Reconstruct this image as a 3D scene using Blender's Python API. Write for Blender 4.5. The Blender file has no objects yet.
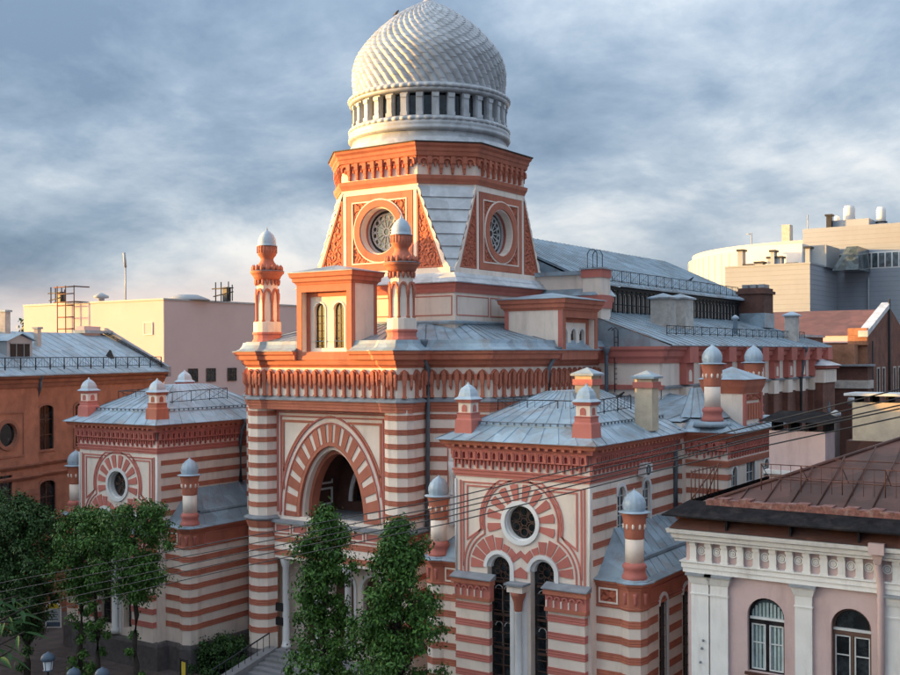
import bpy, math, random
from mathutils import Vector, Matrix, geometry
random.seed(7)
R = math.radians
SC = bpy.context.scene
COL = SC.collection

# ------------------------------------------------------------------ camera
cam_d = bpy.data.cameras.new('camera')
cam_d.sensor_width = 36.0
cam_d.lens = 1085.0 / 900.0 * 36.0
cam_d.shift_y = 0.01878
cam_d.clip_start = 0.3
cam_d.clip_end = 6000
cam = bpy.data.objects.new('camera', cam_d)
COL.objects.link(cam)
cam.matrix_world = (Matrix.Translation((48.0, -52.8, 22.6)) @ Matrix.Rotation(R(33.93), 4, 'Z')
                    @ Matrix.Rotation(R(90), 4, 'X') @ Matrix.Rotation(-0.005, 4, 'Z'))
SC.camera = cam

# ------------------------------------------------------------------ sky and sun
SUN_EL = R(4.0)
SUN_AZ = Vector((-0.905, -0.425, 0)).normalized()
SUN_DIR = Vector((SUN_AZ.x * math.cos(SUN_EL), SUN_AZ.y * math.cos(SUN_EL), math.sin(SUN_EL)))
world = bpy.data.worlds.new('World')
SC.world = world
world.use_nodes = True
nt = world.node_tree
for n in list(nt.nodes):
    nt.nodes.remove(n)

def N(tree, typ, **kw):
    n = tree.nodes.new(typ)
    for k, v in kw.items():
        setattr(n, k, v)
    return n

COV0, COV1, CLOUD = 0.64, 0.9, 0.50
def sky_world():
    L = nt.links.new
    out = N(nt, 'ShaderNodeOutputWorld')
    bg = N(nt, 'ShaderNodeBackground'); bg.inputs['Strength'].default_value = 0.15
    sky = N(nt, 'ShaderNodeTexSky', sky_type='NISHITA', sun_disc=False, sun_elevation=SUN_EL,
            sun_rotation=math.atan2(SUN_AZ.x, SUN_AZ.y), altitude=0, air_density=1.0, dust_density=0.6, ozone_density=1.6)
    tc = N(nt, 'ShaderNodeTexCoord')
    sep = N(nt, 'ShaderNodeSeparateXYZ'); L(tc.outputs['Generated'], sep.inputs[0])
    def m(op, a, b=None, c=None, clamp=False):
        n = N(nt, 'ShaderNodeMath', operation=op, use_clamp=clamp)
        for i, v in enumerate((a, b, c)):
            if v is None: continue
            if isinstance(v, (int, float)): n.inputs[i].default_value = v
            else: L(v, n.inputs[i])
        return n.outputs[0]
    zc = m('MAXIMUM', sep.outputs[2], 0.0)
    den = m('ADD', zc, 0.34)
    cx = m('DIVIDE', sep.outputs[0], den); cy = m('DIVIDE', sep.outputs[1], den)
    comb = N(nt, 'ShaderNodeCombineXYZ'); L(cx, comb.inputs[0]); L(cy, comb.inputs[1]); L(m('MULTIPLY', zc, 0.7), comb.inputs[2])
    mp = N(nt, 'ShaderNodeMapping'); mp.inputs['Location'].default_value = (3.7, 1.2, 0.4); L(comb.outputs[0], mp.inputs[0])
    n1 = N(nt, 'ShaderNodeTexNoise'); n1.inputs['Scale'].default_value = 1.0; n1.inputs['Detail'].default_value = 10; n1.inputs['Roughness'].default_value = 0.56; n1.inputs['Distortion'].default_value = 0.15
    n2 = N(nt, 'ShaderNodeTexNoise'); n2.inputs['Scale'].default_value = 2.6; n2.inputs['Detail'].default_value = 10; n2.inputs['Roughness'].default_value = 0.6; n2.inputs['Distortion'].default_value = 0.3
    L(mp.outputs[0], n1.inputs['Vector']); L(mp.outputs[0], n2.inputs['Vector'])
    v = m('ADD', m('MULTIPLY', n1.outputs[0], 0.6), m('MULTIPLY', n2.outputs[0], 0.4))
    ramp = N(nt, 'ShaderNodeValToRGB')
    e = ramp.color_ramp.elements
    K = CLOUD
    e[0].position = 0.395; e[0].color = (0.20, 0.285, 0.41, 1)
    e[1].position = 0.64; e[1].color = (0.98, 0.98, 0.97, 1)
    a = e.new(0.46); a.color = (0.31, 0.41, 0.54, 1)
    a = e.new(0.52); a.color = (0.48, 0.57, 0.68, 1)
    a = e.new(0.57); a.color = (0.70, 0.76, 0.82, 1)
    L(v, ramp.inputs[0])
    # low clouds near the horizon: brighter breaks, faintly pink
    hz = N(nt, 'ShaderNodeMapRange'); hz.inputs['From Min'].default_value = 0.015; hz.inputs['From Max'].default_value = 0.11
    hz.inputs['To Min'].default_value = 1.0; hz.inputs['To Max'].default_value = 0.0; hz.interpolation_type = 'SMOOTHSTEP'; L(sep.outputs[2], hz.inputs[0])
    n3 = N(nt, 'ShaderNodeTexNoise'); n3.inputs['Scale'].default_value = 3.2; n3.inputs['Detail'].default_value = 6
    mp3 = N(nt, 'ShaderNodeMapping'); mp3.inputs['Scale'].default_value = (1, 1, 3.5); mp3.inputs['Location'].default_value = (0.35, 0.1, 0); L(tc.outputs['Generated'], mp3.inputs[0]); L(mp3.outputs[0], n3.inputs['Vector'])
    brk = N(nt, 'ShaderNodeMapRange'); brk.inputs['From Min'].default_value = 0.42; brk.inputs['From Max'].default_value = 0.62; brk.interpolation_type = 'SMOOTHSTEP'; L(n3.outputs[0], brk.inputs[0])
    fac = m('MULTIPLY', hz.outputs[0], m('MULTIPLY', brk.outputs[0], 0.9))
    mixh = N(nt, 'ShaderNodeMix', data_type='RGBA'); L(fac, mixh.inputs[0]); L(ramp.outputs[0], mixh.inputs[6]); mixh.inputs[7].default_value = (1.15, 0.93, 0.85, 1)
    sc = N(nt, 'ShaderNodeVectorMath', operation='SCALE'); L(mixh.outputs[2], sc.inputs[0]); L(m('MULTIPLY', m('MULTIPLY_ADD', zc, 2.0, 1.0), K), sc.inputs['Scale'])  # an overcast sky brightens towards the zenith
    # the cloud deck breaks up towards the setting sun, where the clear evening sky shows
    dt = N(nt, 'ShaderNodeVectorMath', operation='DOT_PRODUCT'); L(tc.outputs['Generated'], dt.inputs[0]); dt.inputs[1].default_value = tuple(SUN_DIR)
    dn = m('ADD', dt.outputs['Value'], m('MULTIPLY', m('SUBTRACT', n2.outputs[0], 0.5), 0.5))
    cov = N(nt, 'ShaderNodeMapRange'); cov.inputs['From Min'].default_value = COV0; cov.inputs['From Max'].default_value = COV1; cov.interpolation_type = 'SMOOTHSTEP'
    cov.inputs['To Min'].default_value = 0.99; cov.inputs['To Max'].default_value = 0.12; L(dn, cov.inputs[0])
    mx = N(nt, 'ShaderNodeMix', data_type='RGBA'); L(cov.outputs[0], mx.inputs[0]); L(sky.outputs[0], mx.inputs[6]); L(sc.outputs[0], mx.inputs[7])
    L(mx.outputs[2], bg.inputs['Color']); L(bg.outputs[0], out.inputs[0])
sky_world()
sun_d = bpy.data.lights.new('sun', 'SUN')
sun_d.energy = 2.0
sun_d.angle = R(0.5)
sun_d.color = (0.62, 0.33, 0.085)
sun = bpy.data.objects.new('sun', sun_d)
COL.objects.link(sun)
sun.rotation_euler = (-SUN_DIR).to_track_quat('-Z', 'Y').to_euler()
sun.location = (-60, -40, 60)
SC.view_settings.view_transform = 'Standard'
SC.view_settings.look = 'None'
SC.view_settings.exposure = 3.35
SC.view_settings.gamma = 1.0
SC.view_settings.use_curve_mapping = False

# ------------------------------------------------------------------ materials
MATS = {}
def mat(name, rgb, rough=0.75, var=0.12, scale=0.6, bump=0.0, bscale=18.0, metal=0.0, dirt_glint=None, dirt_glint_amt=0.0, dirt_glint_scale=0.35, streak=0.0, spec=0.3, sheets=0.0, sheet_scale=0.8):
    m = bpy.data.materials.new(name); m.use_nodes = True
    t = m.node_tree; L = t.links.new
    b = t.nodes['Principled BSDF']
    b.inputs['Roughness'].default_value = rough; b.inputs['Metallic'].default_value = metal
    b.inputs['Specular IOR Level'].default_value = spec
    geo = t.nodes.new('ShaderNodeNewGeometry')
    n = t.nodes.new('ShaderNodeTexNoise'); n.inputs['Scale'].default_value = scale; n.inputs['Detail'].default_value = 7; n.inputs['Roughness'].default_value = 0.62
    L(geo.outputs['Position'], n.inputs['Vector'])
    r = t.nodes.new('ShaderNodeValToRGB'); e = r.color_ramp.elements
    e[0].position = 0.3; e[1].position = 0.7
    e[0].color = tuple(c * (1 - var) for c in rgb) + (1,)
    e[1].color = tuple(min(1, c * (1 + var)) for c in rgb) + (1,)
    L(n.outputs[0], r.inputs[0])
    col = r.outputs[0]
    # each object a hair different
    oi = t.nodes.new('ShaderNodeObjectInfo')
    hs = t.nodes.new('ShaderNodeHueSaturation')
    mr = t.nodes.new('ShaderNodeMapRange'); mr.inputs['To Min'].default_value = 0.93; mr.inputs['To Max'].default_value = 1.07
    L(oi.outputs['Random'], mr.inputs[0]); L(mr.outputs[0], hs.inputs['Value']); L(col, hs.inputs['Color']); col = hs.outputs[0]
    if sheets:
        vo = t.nodes.new('ShaderNodeTexVoronoi'); vo.inputs['Scale'].default_value = sheet_scale; L(geo.outputs['Position'], vo.inputs['Vector'])
        sp = t.nodes.new('ShaderNodeSeparateColor'); L(vo.outputs['Color'], sp.inputs[0])
        m2 = t.nodes.new('ShaderNodeMapRange'); m2.inputs['To Min'].default_value = 1 - sheets; m2.inputs['To Max'].default_value = 1 + sheets; L(sp.outputs[0], m2.inputs[0])
        h2 = t.nodes.new('ShaderNodeHueSaturation'); L(m2.outputs[0], h2.inputs['Value']); L(col, h2.inputs['Color']); col = h2.outputs[0]
    if dirt_glint:
        n2 = t.nodes.new('ShaderNodeTexNoise'); n2.inputs['Scale'].default_value = dirt_glint_scale; n2.inputs['Detail'].default_value = 9; n2.inputs['Roughness'].default_value = 0.7
        if streak:
            mp = t.nodes.new('ShaderNodeMapping'); mp.inputs['Scale'].default_value = (1, 1, streak); L(geo.outputs['Position'], mp.inputs[0]); L(mp.outputs[0], n2.inputs['Vector'])
        else:
            L(geo.outputs['Position'], n2.inputs['Vector'])
        r2 = t.nodes.new('ShaderNodeMapRange'); r2.inputs['From Min'].default_value = 0.5; r2.inputs['From Max'].default_value = 0.72; r2.inputs['To Max'].default_value = dirt_glint_amt
        L(n2.outputs[0], r2.inputs[0])
        mx = t.nodes.new('ShaderNodeMix'); mx.data_type = 'RGBA'; L(r2.outputs[0], mx.inputs[0]); L(col, mx.inputs[6]); mx.inputs[7].default_value = tuple(dirt_glint) + (1,)
        col = mx.outputs[2]
    L(col, b.inputs['Base Color'])
    if bump:
        n3 = t.nodes.new('ShaderNodeTexNoise'); n3.inputs['Scale'].default_value = bscale; n3.inputs['Detail'].default_value = 5
        L(geo.outputs['Position'], n3.inputs['Vector'])
        bp = t.nodes.new('ShaderNodeBump'); bp.inputs['Strength'].default_value = bump; bp.inputs['Distance'].default_value = 0.04
        L(n3.outputs[0], bp.inputs['Height']); L(bp.outputs[0], b.inputs['Normal'])
    MATS[name] = m
    return m

mat('cream', (0.83, 0.7, 0.6), 0.85, 0.08, 0.5, 0.15, 6, dirt_glint=(0.36, 0.29, 0.25), dirt_glint_amt=0.42, dirt_glint_scale=1.2, streak=0.16)
mat('white', (0.74, 0.72, 0.70), 0.7, 0.06, 0.8, 0.08, 8, dirt_glint=(0.4, 0.37, 0.35), dirt_glint_amt=0.25, streak=0.3)
mat('red', (0.475, 0.16, 0.1), 0.8, 0.14, 0.7, 0.2, 9, dirt_glint=(0.20, 0.065, 0.05), dirt_glint_amt=0.5, dirt_glint_scale=.9, streak=0.22)
mat('pinkred', (0.52, 0.17, 0.135), 0.8, 0.10, 0.7, 0.15, 9, dirt_glint=(0.28, 0.09, 0.075), dirt_glint_amt=0.25, streak=0.3)
mat('relief', (0.43, 0.12, 0.07), 0.85, 0.35, 5.0, 1.0, 5.5)
mat('roof', (0.27, 0.35, 0.41), 0.42, 0.18, 0.7, 0.12, 3.0, metal=0.0, dirt_glint=(0.22, 0.125, 0.075), dirt_glint_amt=0.6, dirt_glint_scale=0.8, spec=0.5, sheets=0.2, sheet_scale=0.75)
mat('roof_light', (0.52, 0.55, 0.58), 0.4, 0.2, 0.9, 0.15, 3.0, dirt_glint=(0.30, 0.30, 0.31), dirt_glint_amt=0.5, dirt_glint_scale=1.2, spec=0.5, sheets=0.15, sheet_scale=0.8)
mat('dome', (0.43, 0.45, 0.475), 0.42, 0.12, 0.8, 0.1, 4.0, dirt_glint=(0.24, 0.255, 0.28), dirt_glint_amt=0.55, dirt_glint_scale=1.1, streak=.35, spec=0.5, sheets=0.14, sheet_scale=1.6)
mat('turret_dome', (0.36, 0.44, 0.51), 0.4, 0.12, 2.0, 0.08, 5, spec=0.5)
mat('ledge', (0.24, 0.255, 0.275), 0.6, 0.2, 1.5, 0.2, 8)
mat('granite', (0.105, 0.092, 0.09), 0.75, 0.25, 2.2, 0.35, 14, dirt_glint=(0.05, 0.045, 0.045), dirt_glint_amt=0.5, dirt_glint_scale=1)
mat('pipe', (0.13, 0.155, 0.18), 0.5, 0.15, 2)
mat('iron', (0.03, 0.032, 0.036), 0.55, 0.2, 3)
mat('rust_iron', (0.12, 0.05, 0.035), 0.7, 0.3, 3)
mat('dark', (0.02, 0.018, 0.018), 0.6, 0.2, 2)
mat('door', (0.09, 0.045, 0.03), 0.6, 0.2, 2)
mat('sash', (0.10, 0.055, 0.04), 0.6, 0.2, 3)
mat('sash_white', (0.55, 0.56, 0.56), 0.6, 0.1, 3)
mat('brownbrick', (0.37, 0.165, 0.105), 0.85, 0.2, 1.1, 0.25, 6, dirt_glint=(0.14, 0.055, 0.035), dirt_glint_amt=0.5, dirt_glint_scale=0.5, streak=0.4)
mat('brown_trim', (0.3, 0.135, 0.09), 0.85, 0.2, 1.1, 0.25, 6)
mat('pinkbox', (0.6, 0.465, 0.45), 0.9, 0.04, 0.25, 0.05, 3)
mat('pink_wall', (0.53, 0.39, 0.375), 0.85, 0.10, 0.6, 0.15, 7, dirt_glint=(0.30, 0.20, 0.18), dirt_glint_amt=0.45, dirt_glint_scale=.9, streak=0.2)
mat('pink_trim', (0.7, 0.68, 0.655), 0.8, 0.07, 0.9, 0.1, 7, dirt_glint=(0.33, 0.29, 0.26), dirt_glint_amt=0.5, dirt_glint_scale=1.1, streak=0.2)
mat('rust_roof', (0.085, 0.034, 0.025), 0.55, 0.22, 0.9, 0.2, 3, dirt_glint=(0.05, 0.035, 0.033), dirt_glint_amt=0.55, dirt_glint_scale=0.6, sheets=0.3, sheet_scale=0.7)
mat('rust_roof_edge', (0.20, 0.085, 0.07), 0.75, 0.5, 5.0, 0.8, 6, dirt_glint=(0.45, 0.36, 0.32), dirt_glint_amt=0.6, dirt_glint_scale=3.0)
mat('gutter', (0.016, 0.015, 0.017), 0.9, 0.4, 2, 0.4, 5, dirt_glint=(0.06, 0.045, 0.04), dirt_glint_amt=.6, dirt_glint_scale=1.5, spec=0.08)
mat('maroon_roof', (0.15, 0.062, 0.05), 0.6, 0.18, 0.6, 0.15, 3, dirt_glint=(0.06, 0.04, 0.04), dirt_glint_amt=0.5, sheets=0.2, sheet_scale=0.5)
mat('far_panel', (0.30, 0.335, 0.385), 0.75, 0.06, 0.12, dirt_glint=(0.24, 0.25, 0.27), dirt_glint_amt=.25, dirt_glint_scale=.3, streak=.3)
mat('far_panel_warm', (0.34, 0.37, 0.41), 0.6, 0.04, 0.1)
mat('far_grey', (0.33, 0.35, 0.37), 0.6, 0.06, 0.3)
mat('asphalt', (0.05, 0.048, 0.05), 0.9, 0.2, 0.8, 0.3, 20)
mat('paving', (0.10, 0.078, 0.072), 0.85, 0.25, 1.2, 0.3, 8)
mat('stone', (0.23, 0.225, 0.23), 0.8, 0.15, 1.5, 0.25, 10)
mat('bark', (0.045, 0.036, 0.03), 0.95, 0.3, 4, 0.9, 9)
mat('lamp_blue', (0.07, 0.10, 0.14), 0.5, 0.2, 3)
mat('yellow', (0.70, 0.50, 0.05), 0.6, 0.05, 2)
mat('print_grey', (0.45, 0.48, 0.45), 0.7, 0.25, 12)
mat('chimney', (0.50, 0.46, 0.42), 0.9, 0.2, 1.5, 0.5, 6, dirt_glint=(0.22, 0.18, 0.16), dirt_glint_amt=0.5, dirt_glint_scale=1.2)
mat('chimney_cream', (0.56, 0.46, 0.34), 0.9, 0.12, 1.5, 0.4, 6, dirt_glint=(0.3, 0.2, 0.14), dirt_glint_amt=0.4, dirt_glint_scale=1.2)
mat('curtain', (0.34, 0.42, 0.42), 0.9, 0.25, 3)
mat('lantern', (0.75, 0.78, 0.8), 0.4, 0.05, 3)

def carve(name, scale, dist):
    t = MATS[name].node_tree; L = t.links.new; b = t.nodes['Principled BSDF']
    geo = t.nodes.new('ShaderNodeNewGeometry'); n = t.nodes.new('ShaderNodeTexNoise'); n.inputs['Scale'].default_value = scale * .8; L(geo.outputs['Position'], n.inputs['Vector'])
    mx = t.nodes.new('ShaderNodeMix'); mx.data_type = 'RGBA'; mx.inputs[0].default_value = .22; L(geo.outputs['Position'], mx.inputs[6]); L(n.outputs['Color'], mx.inputs[7])
    v = t.nodes.new('ShaderNodeTexVoronoi'); v.feature = 'SMOOTH_F1'; v.inputs['Scale'].default_value = scale; v.inputs['Smoothness'].default_value = .3; L(mx.outputs[2], v.inputs['Vector'])
    w = t.nodes.new('ShaderNodeMath'); w.operation = 'SINE'; ml = t.nodes.new('ShaderNodeMath'); ml.operation = 'MULTIPLY'; ml.inputs[1].default_value = 13; L(v.outputs['Distance'], ml.inputs[0]); L(ml.outputs[0], w.inputs[0])
    bp = t.nodes.new('ShaderNodeBump'); bp.inputs['Strength'].default_value = 1.0; bp.inputs['Distance'].default_value = dist; L(w.outputs[0], bp.inputs['Height']); L(bp.outputs[0], b.inputs['Normal'])
carve('relief', 2.6, .06)
def glass_mat(name, rgb, rough=0.08):
    m = mat(name, rgb, rough, 0.5, 0.9, spec=0.6, sheets=.6, sheet_scale=1.7, dirt_glint=(0.07, 0.09, 0.10), dirt_glint_amt=.5, dirt_glint_scale=1.4)  # bluish lighter patches are reflections painted into the glass colour
    return m
glass_mat('glass', (0.012, 0.015, 0.018), 0.12)
glass_mat('glass_blue', (0.06, 0.085, 0.10), 0.15)

def brick_mat(name, c1, c2, mortar, sx=0.26, sz=0.075):
    m = bpy.data.materials.new(name); m.use_nodes = True
    t = m.node_tree; L = t.links.new; b = t.nodes['Principled BSDF']; b.inputs['Roughness'].default_value = 0.9
    geo = t.nodes.new('ShaderNodeNewGeometry'); sp = t.nodes.new('ShaderNodeSeparateXYZ'); L(geo.outputs['Position'], sp.inputs[0])
    ad = t.nodes.new('ShaderNodeMath'); L(sp.outputs[0], ad.inputs[0]); L(sp.outputs[1], ad.inputs[1])
    cb = t.nodes.new('ShaderNodeCombineXYZ'); L(ad.outputs[0], cb.inputs[0]); L(sp.outputs[2], cb.inputs[1])
    bt = t.nodes.new('ShaderNodeTexBrick'); L(cb.outputs[0], bt.inputs['Vector'])
    bt.inputs['Scale'].default_value = 1; bt.inputs['Brick Width'].default_value = sx; bt.inputs['Row Height'].default_value = sz
    bt.inputs['Mortar Size'].default_value = 0.008
    bt.inputs['Color1'].default_value = c1 + (1,); bt.inputs['Color2'].default_value = c2 + (1,); bt.inputs['Mortar'].default_value = mortar + (1,)
    n = t.nodes.new('ShaderNodeTexNoise'); n.inputs['Scale'].default_value = 0.7; n.inputs['Detail'].default_value = 9; n.inputs['Roughness'].default_value = .7; L(geo.outputs['Position'], n.inputs['Vector'])
    r = t.nodes.new('ShaderNodeMapRange'); r.inputs['From Min'].default_value = 0.35; r.inputs['From Max'].default_value = 0.7; r.inputs['To Min'].default_value = 1.15; r.inputs['To Max'].default_value = 0.55; L(n.outputs[0], r.inputs[0])
    s = t.nodes.new('ShaderNodeVectorMath'); s.operation = 'SCALE'; L(bt.outputs[0], s.inputs[0]); L(r.outputs[0], s.inputs['Scale'])
    L(s.outputs[0], b.inputs['Base Color'])
    MATS[name] = m
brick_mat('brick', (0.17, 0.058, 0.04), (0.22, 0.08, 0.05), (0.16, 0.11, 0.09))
brick_mat('brick_sunlit', (0.36, 0.14, 0.075), (0.42, 0.18, 0.09), (0.30, 0.2, 0.14))  # the same brick with orange sunlight put into its colour
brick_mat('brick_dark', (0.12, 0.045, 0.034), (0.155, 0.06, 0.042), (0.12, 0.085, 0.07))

def leaf_mat(name, a, b_):
    m = bpy.data.materials.new(name); m.use_nodes = True
    t = m.node_tree; L = t.links.new; b = t.nodes['Principled BSDF']
    b.inputs['Roughness'].default_value = 0.55; b.inputs['Specular IOR Level'].default_value = 0.25
    geo = t.nodes.new('ShaderNodeNewGeometry')
    n = t.nodes.new('ShaderNodeTexNoise'); n.inputs['Scale'].default_value = 1.3; n.inputs['Detail'].default_value = 4; L(geo.outputs['Position'], n.inputs['Vector'])
    ad = t.nodes.new('ShaderNodeMath'); ad.operation = 'MULTIPLY_ADD'; L(geo.outputs['Random Per Island'], ad.inputs[0]); ad.inputs[1].default_value = 0.55
    ml = t.nodes.new('ShaderNodeMath'); ml.operation = 'MULTIPLY'; L(n.outputs[0], ml.inputs[0]); ml.inputs[1].default_value = 0.6; L(ml.outputs[0], ad.inputs[2])
    r = t.nodes.new('ShaderNodeValToRGB'); e = r.color_ramp.elements; e[0].position = 0.2; e[1].position = 0.85; e[0].color = a + (1,); e[1].color = b_ + (1,)
    L(ad.outputs[0], r.inputs[0]); L(r.outputs[0], b.inputs['Base Color'])
    MATS[name] = m
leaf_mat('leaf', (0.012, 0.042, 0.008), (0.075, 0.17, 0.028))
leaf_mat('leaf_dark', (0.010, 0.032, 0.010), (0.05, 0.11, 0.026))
leaf_mat('leaf_near', (0.010, 0.034, 0.010), (0.032, 0.075, 0.02))
MATS['leaf_near'].node_tree.nodes['Principled BSDF'].inputs['Specular IOR Level'].default_value = 0.08

# ------------------------------------------------------------------ mesh helpers
def link(o, parent=None):
    COL.objects.link(o)
    if parent is not None:
        o.parent = parent
    return o

def tag(o, label=None, cat=None, group=None, kind=None):
    if label: o['label'] = label
    if cat: o['category'] = cat
    if group: o['group'] = group
    if kind: o['kind'] = kind
    return o

def thing(name, label, cat, loc=(0, 0, 0), group=None):
    o = bpy.data.objects.new(name, None); o.empty_display_size = 0.5
    COL.objects.link(o); o.location = loc
    return tag(o, label, cat, group)

class Fr:
    """wall frame: origin, direction along the wall; outward normal to its right."""
    def __init__(s, o, e):
        s.o = Vector((o[0], o[1])); d = Vector((e[0] - o[0], e[1] - o[1])); s.len = d.length; s.u = d.normalized(); s.n = Vector((s.u.y, -s.u.x))
    def p(s, u, w, z):
        q = s.o + s.u * u + s.n * w
        return (q.x, q.y, z)

class B:
    def __init__(s): s.v = []; s.f = []; s.sm = []
    def add(s, vs, fs, smooth=False):
        k = len(s.v); s.v.extend(tuple(map(float, p)) for p in vs); s.f.extend([tuple(i + k for i in f) for f in fs]); s.sm.extend([smooth] * len(fs)); return s
    def box(s, x0, x1, y0, y1, z0, z1):
        vs = [(x, y, z) for z in (z0, z1) for y in (y0, y1) for x in (x0, x1)]
        return s.add(vs, [(0, 2, 3, 1), (4, 5, 7, 6), (0, 1, 5, 4), (2, 6, 7, 3), (0, 4, 6, 2), (1, 3, 7, 5)])
    def fbox(s, fr, u0, u1, w0, w1, z0, z1, taper=0.0):
        vs = [fr.p(u0 + taper, w0, z0), fr.p(u1 - taper, w0, z0), fr.p(u1 - taper, w1, z0), fr.p(u0 + taper, w1, z0),
              fr.p(u0, w0, z1), fr.p(u1, w0, z1), fr.p(u1, w1, z1), fr.p(u0, w1, z1)]
        return s.add(vs, [(0, 1, 2, 3), (7, 6, 5, 4), (4, 5, 1, 0), (5, 6, 2, 1), (6, 7, 3, 2), (7, 4, 0, 3)])
    def poly(s, pts, smooth=False): return s.add(pts, [tuple(range(len(pts)))], smooth)
    def prism(s, poly, z0, z1, cap=True):
        n = len(poly)
        vs = [(p[0], p[1], z0) for p in poly] + [(p[0], p[1], z1) for p in poly]
        fs = [(i, (i + 1) % n, n + (i + 1) % n, n + i) for i in range(n)]
        if cap: fs += [tuple(range(n - 1, -1, -1)), tuple(range(n, 2 * n))]
        return s.add(vs, fs)
    def hull2(s, A, Bq, cap=True):  # two loops of equal length
        n = len(A)
        fs = [(i, (i + 1) % n, n + (i + 1) % n, n + i) for i in range(n)]
        if cap: fs += [tuple(range(n - 1, -1, -1)), tuple(range(n, 2 * n))]
        return s.add(list(A) + list(Bq), fs)
    def lathe(s, prof, n=24, c=(0, 0), smooth=True, a0=0.0, scale=1.0):
        vs = []; fs = []
        for r, z in prof:
            for i in range(n):
                a = a0 + 2 * math.pi * i / n
                vs.append((c[0] + r * scale * math.cos(a), c[1] + r * scale * math.sin(a), z))
        for j in range(len(prof) - 1):
            for i in range(n):
                i2 = (i + 1) % n
                fs.append((j * n + i, j * n + i2, (j + 1) * n + i2, (j + 1) * n + i))
        fs.append(tuple(range(n - 1, -1, -1))); fs.append(tuple((len(prof) - 1) * n + i for i in range(n)))
        return s.add(vs, fs, smooth)
    def lobed(s, prof, n, lobes, amp, c):
        vs = []; fs = []
        for r, z, k in prof:
            for i in range(n):
                a = 2 * math.pi * i / n; rr = r + k * amp * (abs(math.cos(lobes * a / 2)) - .5); vs.append((c[0] + rr * math.cos(a), c[1] + rr * math.sin(a), z))
        for j in range(len(prof) - 1):
            for i in range(n): fs.append((j * n + i, j * n + (i + 1) % n, (j + 1) * n + (i + 1) % n, (j + 1) * n + i))
        return s.add(vs, fs, True)
    def tube(s, pts, r, n=6, r2=None, smooth=True):
        pts = [Vector(p) for p in pts]; m = len(pts); vs = []; fs = []
        up0 = Vector((0, 0, 1))
        for i, p in enumerate(pts):
            d = (pts[min(i + 1, m - 1)] - pts[max(i - 1, 0)]).normalized()
            a = d.cross(up0)
            if a.length < 1e-3: a = d.cross(Vector((1, 0, 0)))
            a.normalize(); b = d.cross(a).normalized()
            rr = r if r2 is None else r + (r2 - r) * i / (m - 1)
            for k in range(n):
                t = 2 * math.pi * k / n
                q = p + a * (rr * math.cos(t)) + b * (rr * math.sin(t)); vs.append(tuple(q))
        for i in range(m - 1):
            for k in range(n):
                k2 = (k + 1) % n
                fs.append((i * n + k, i * n + k2, (i + 1) * n + k2, (i + 1) * n + k))
        fs.append(tuple(range(n - 1, -1, -1))); fs.append(tuple((m - 1) * n + k for k in range(n)))
        return s.add(vs, fs, smooth)
    def sweep(s, path, prof, closed=False, smooth=False, close_prof=True):
        """profile (w outward, z) along plan path, mitred."""
        P = [Vector((p[0], p[1])) for p in path]; m = len(P); offs = []
        for i in range(m):
            if closed or 0 < i < m - 1:
                d1 = (P[i] - P[i - 1]).normalized(); d2 = (P[(i + 1) % m] - P[i]).normalized()
            elif i == 0: d1 = d2 = (P[1] - P[0]).normalized()
            else: d1 = d2 = (P[-1] - P[-2]).normalized()
            n1 = Vector((d1.y, -d1.x)); n2 = Vector((d2.y, -d2.x)); b = n1 + n2
            b = b / max(0.35, (1 + n1.dot(n2)))
            offs.append(b)
        k = len(prof); vs = []; fs = []
        for i in range(m):
            for w, z in prof:
                q = P[i] + offs[i] * w; vs.append((q.x, q.y, z))
        kk = k if close_prof else k - 1
        for i in range(m if closed else m - 1):
            i2 = (i + 1) % m
            for j in range(kk):
                j2 = (j + 1) % k
                fs.append((i * k + j, i2 * k + j, i2 * k + j2, i * k + j2))
        if not closed and close_prof:
            fs.append(tuple(range(k - 1, -1, -1))); fs.append(tuple((m - 1) * k + j for j in range(k)))
        return s.add(vs, fs, smooth)
    def ribbon(s, fr, pts, wid, w0, w1, closed=False):
        """raised strip along a polyline drawn on a wall (u,z)."""
        P = [Vector(p) for p in pts]; m = len(P); L_ = []; R_ = []
        for i in range(m):
            if closed or 0 < i < m - 1:
                d1 = (P[i] - P[i - 1]).normalized(); d2 = (P[(i + 1) % m] - P[i]).normalized()
            elif i == 0: d1 = d2 = (P[1] - P[0]).normalized()
            else: d1 = d2 = (P[-1] - P[-2]).normalized()
            n1 = Vector((-d1.y, d1.x)); n2 = Vector((-d2.y, d2.x)); b = (n1 + n2) / max(0.3, 1 + n1.dot(n2))
            L_.append(P[i] + b * wid / 2); R_.append(P[i] - b * wid / 2)
        vs = []
        for i in range(m):
            vs += [fr.p(L_[i].x, w0, L_[i].y), fr.p(L_[i].x, w1, L_[i].y), fr.p(R_[i].x, w1, R_[i].y), fr.p(R_[i].x, w0, R_[i].y)]
        fs = []
        for i in range(m if closed else m - 1):
            a = i * 4; b = ((i + 1) % m) * 4
            for j in range(3): fs.append((a + j, a + j + 1, b + j + 1, b + j))
        if not closed: fs += [(0, 3, 2, 1), ((m - 1) * 4, (m - 1) * 4 + 1, (m - 1) * 4 + 2, (m - 1) * 4 + 3)]
        return s.add(vs, fs)
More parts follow.
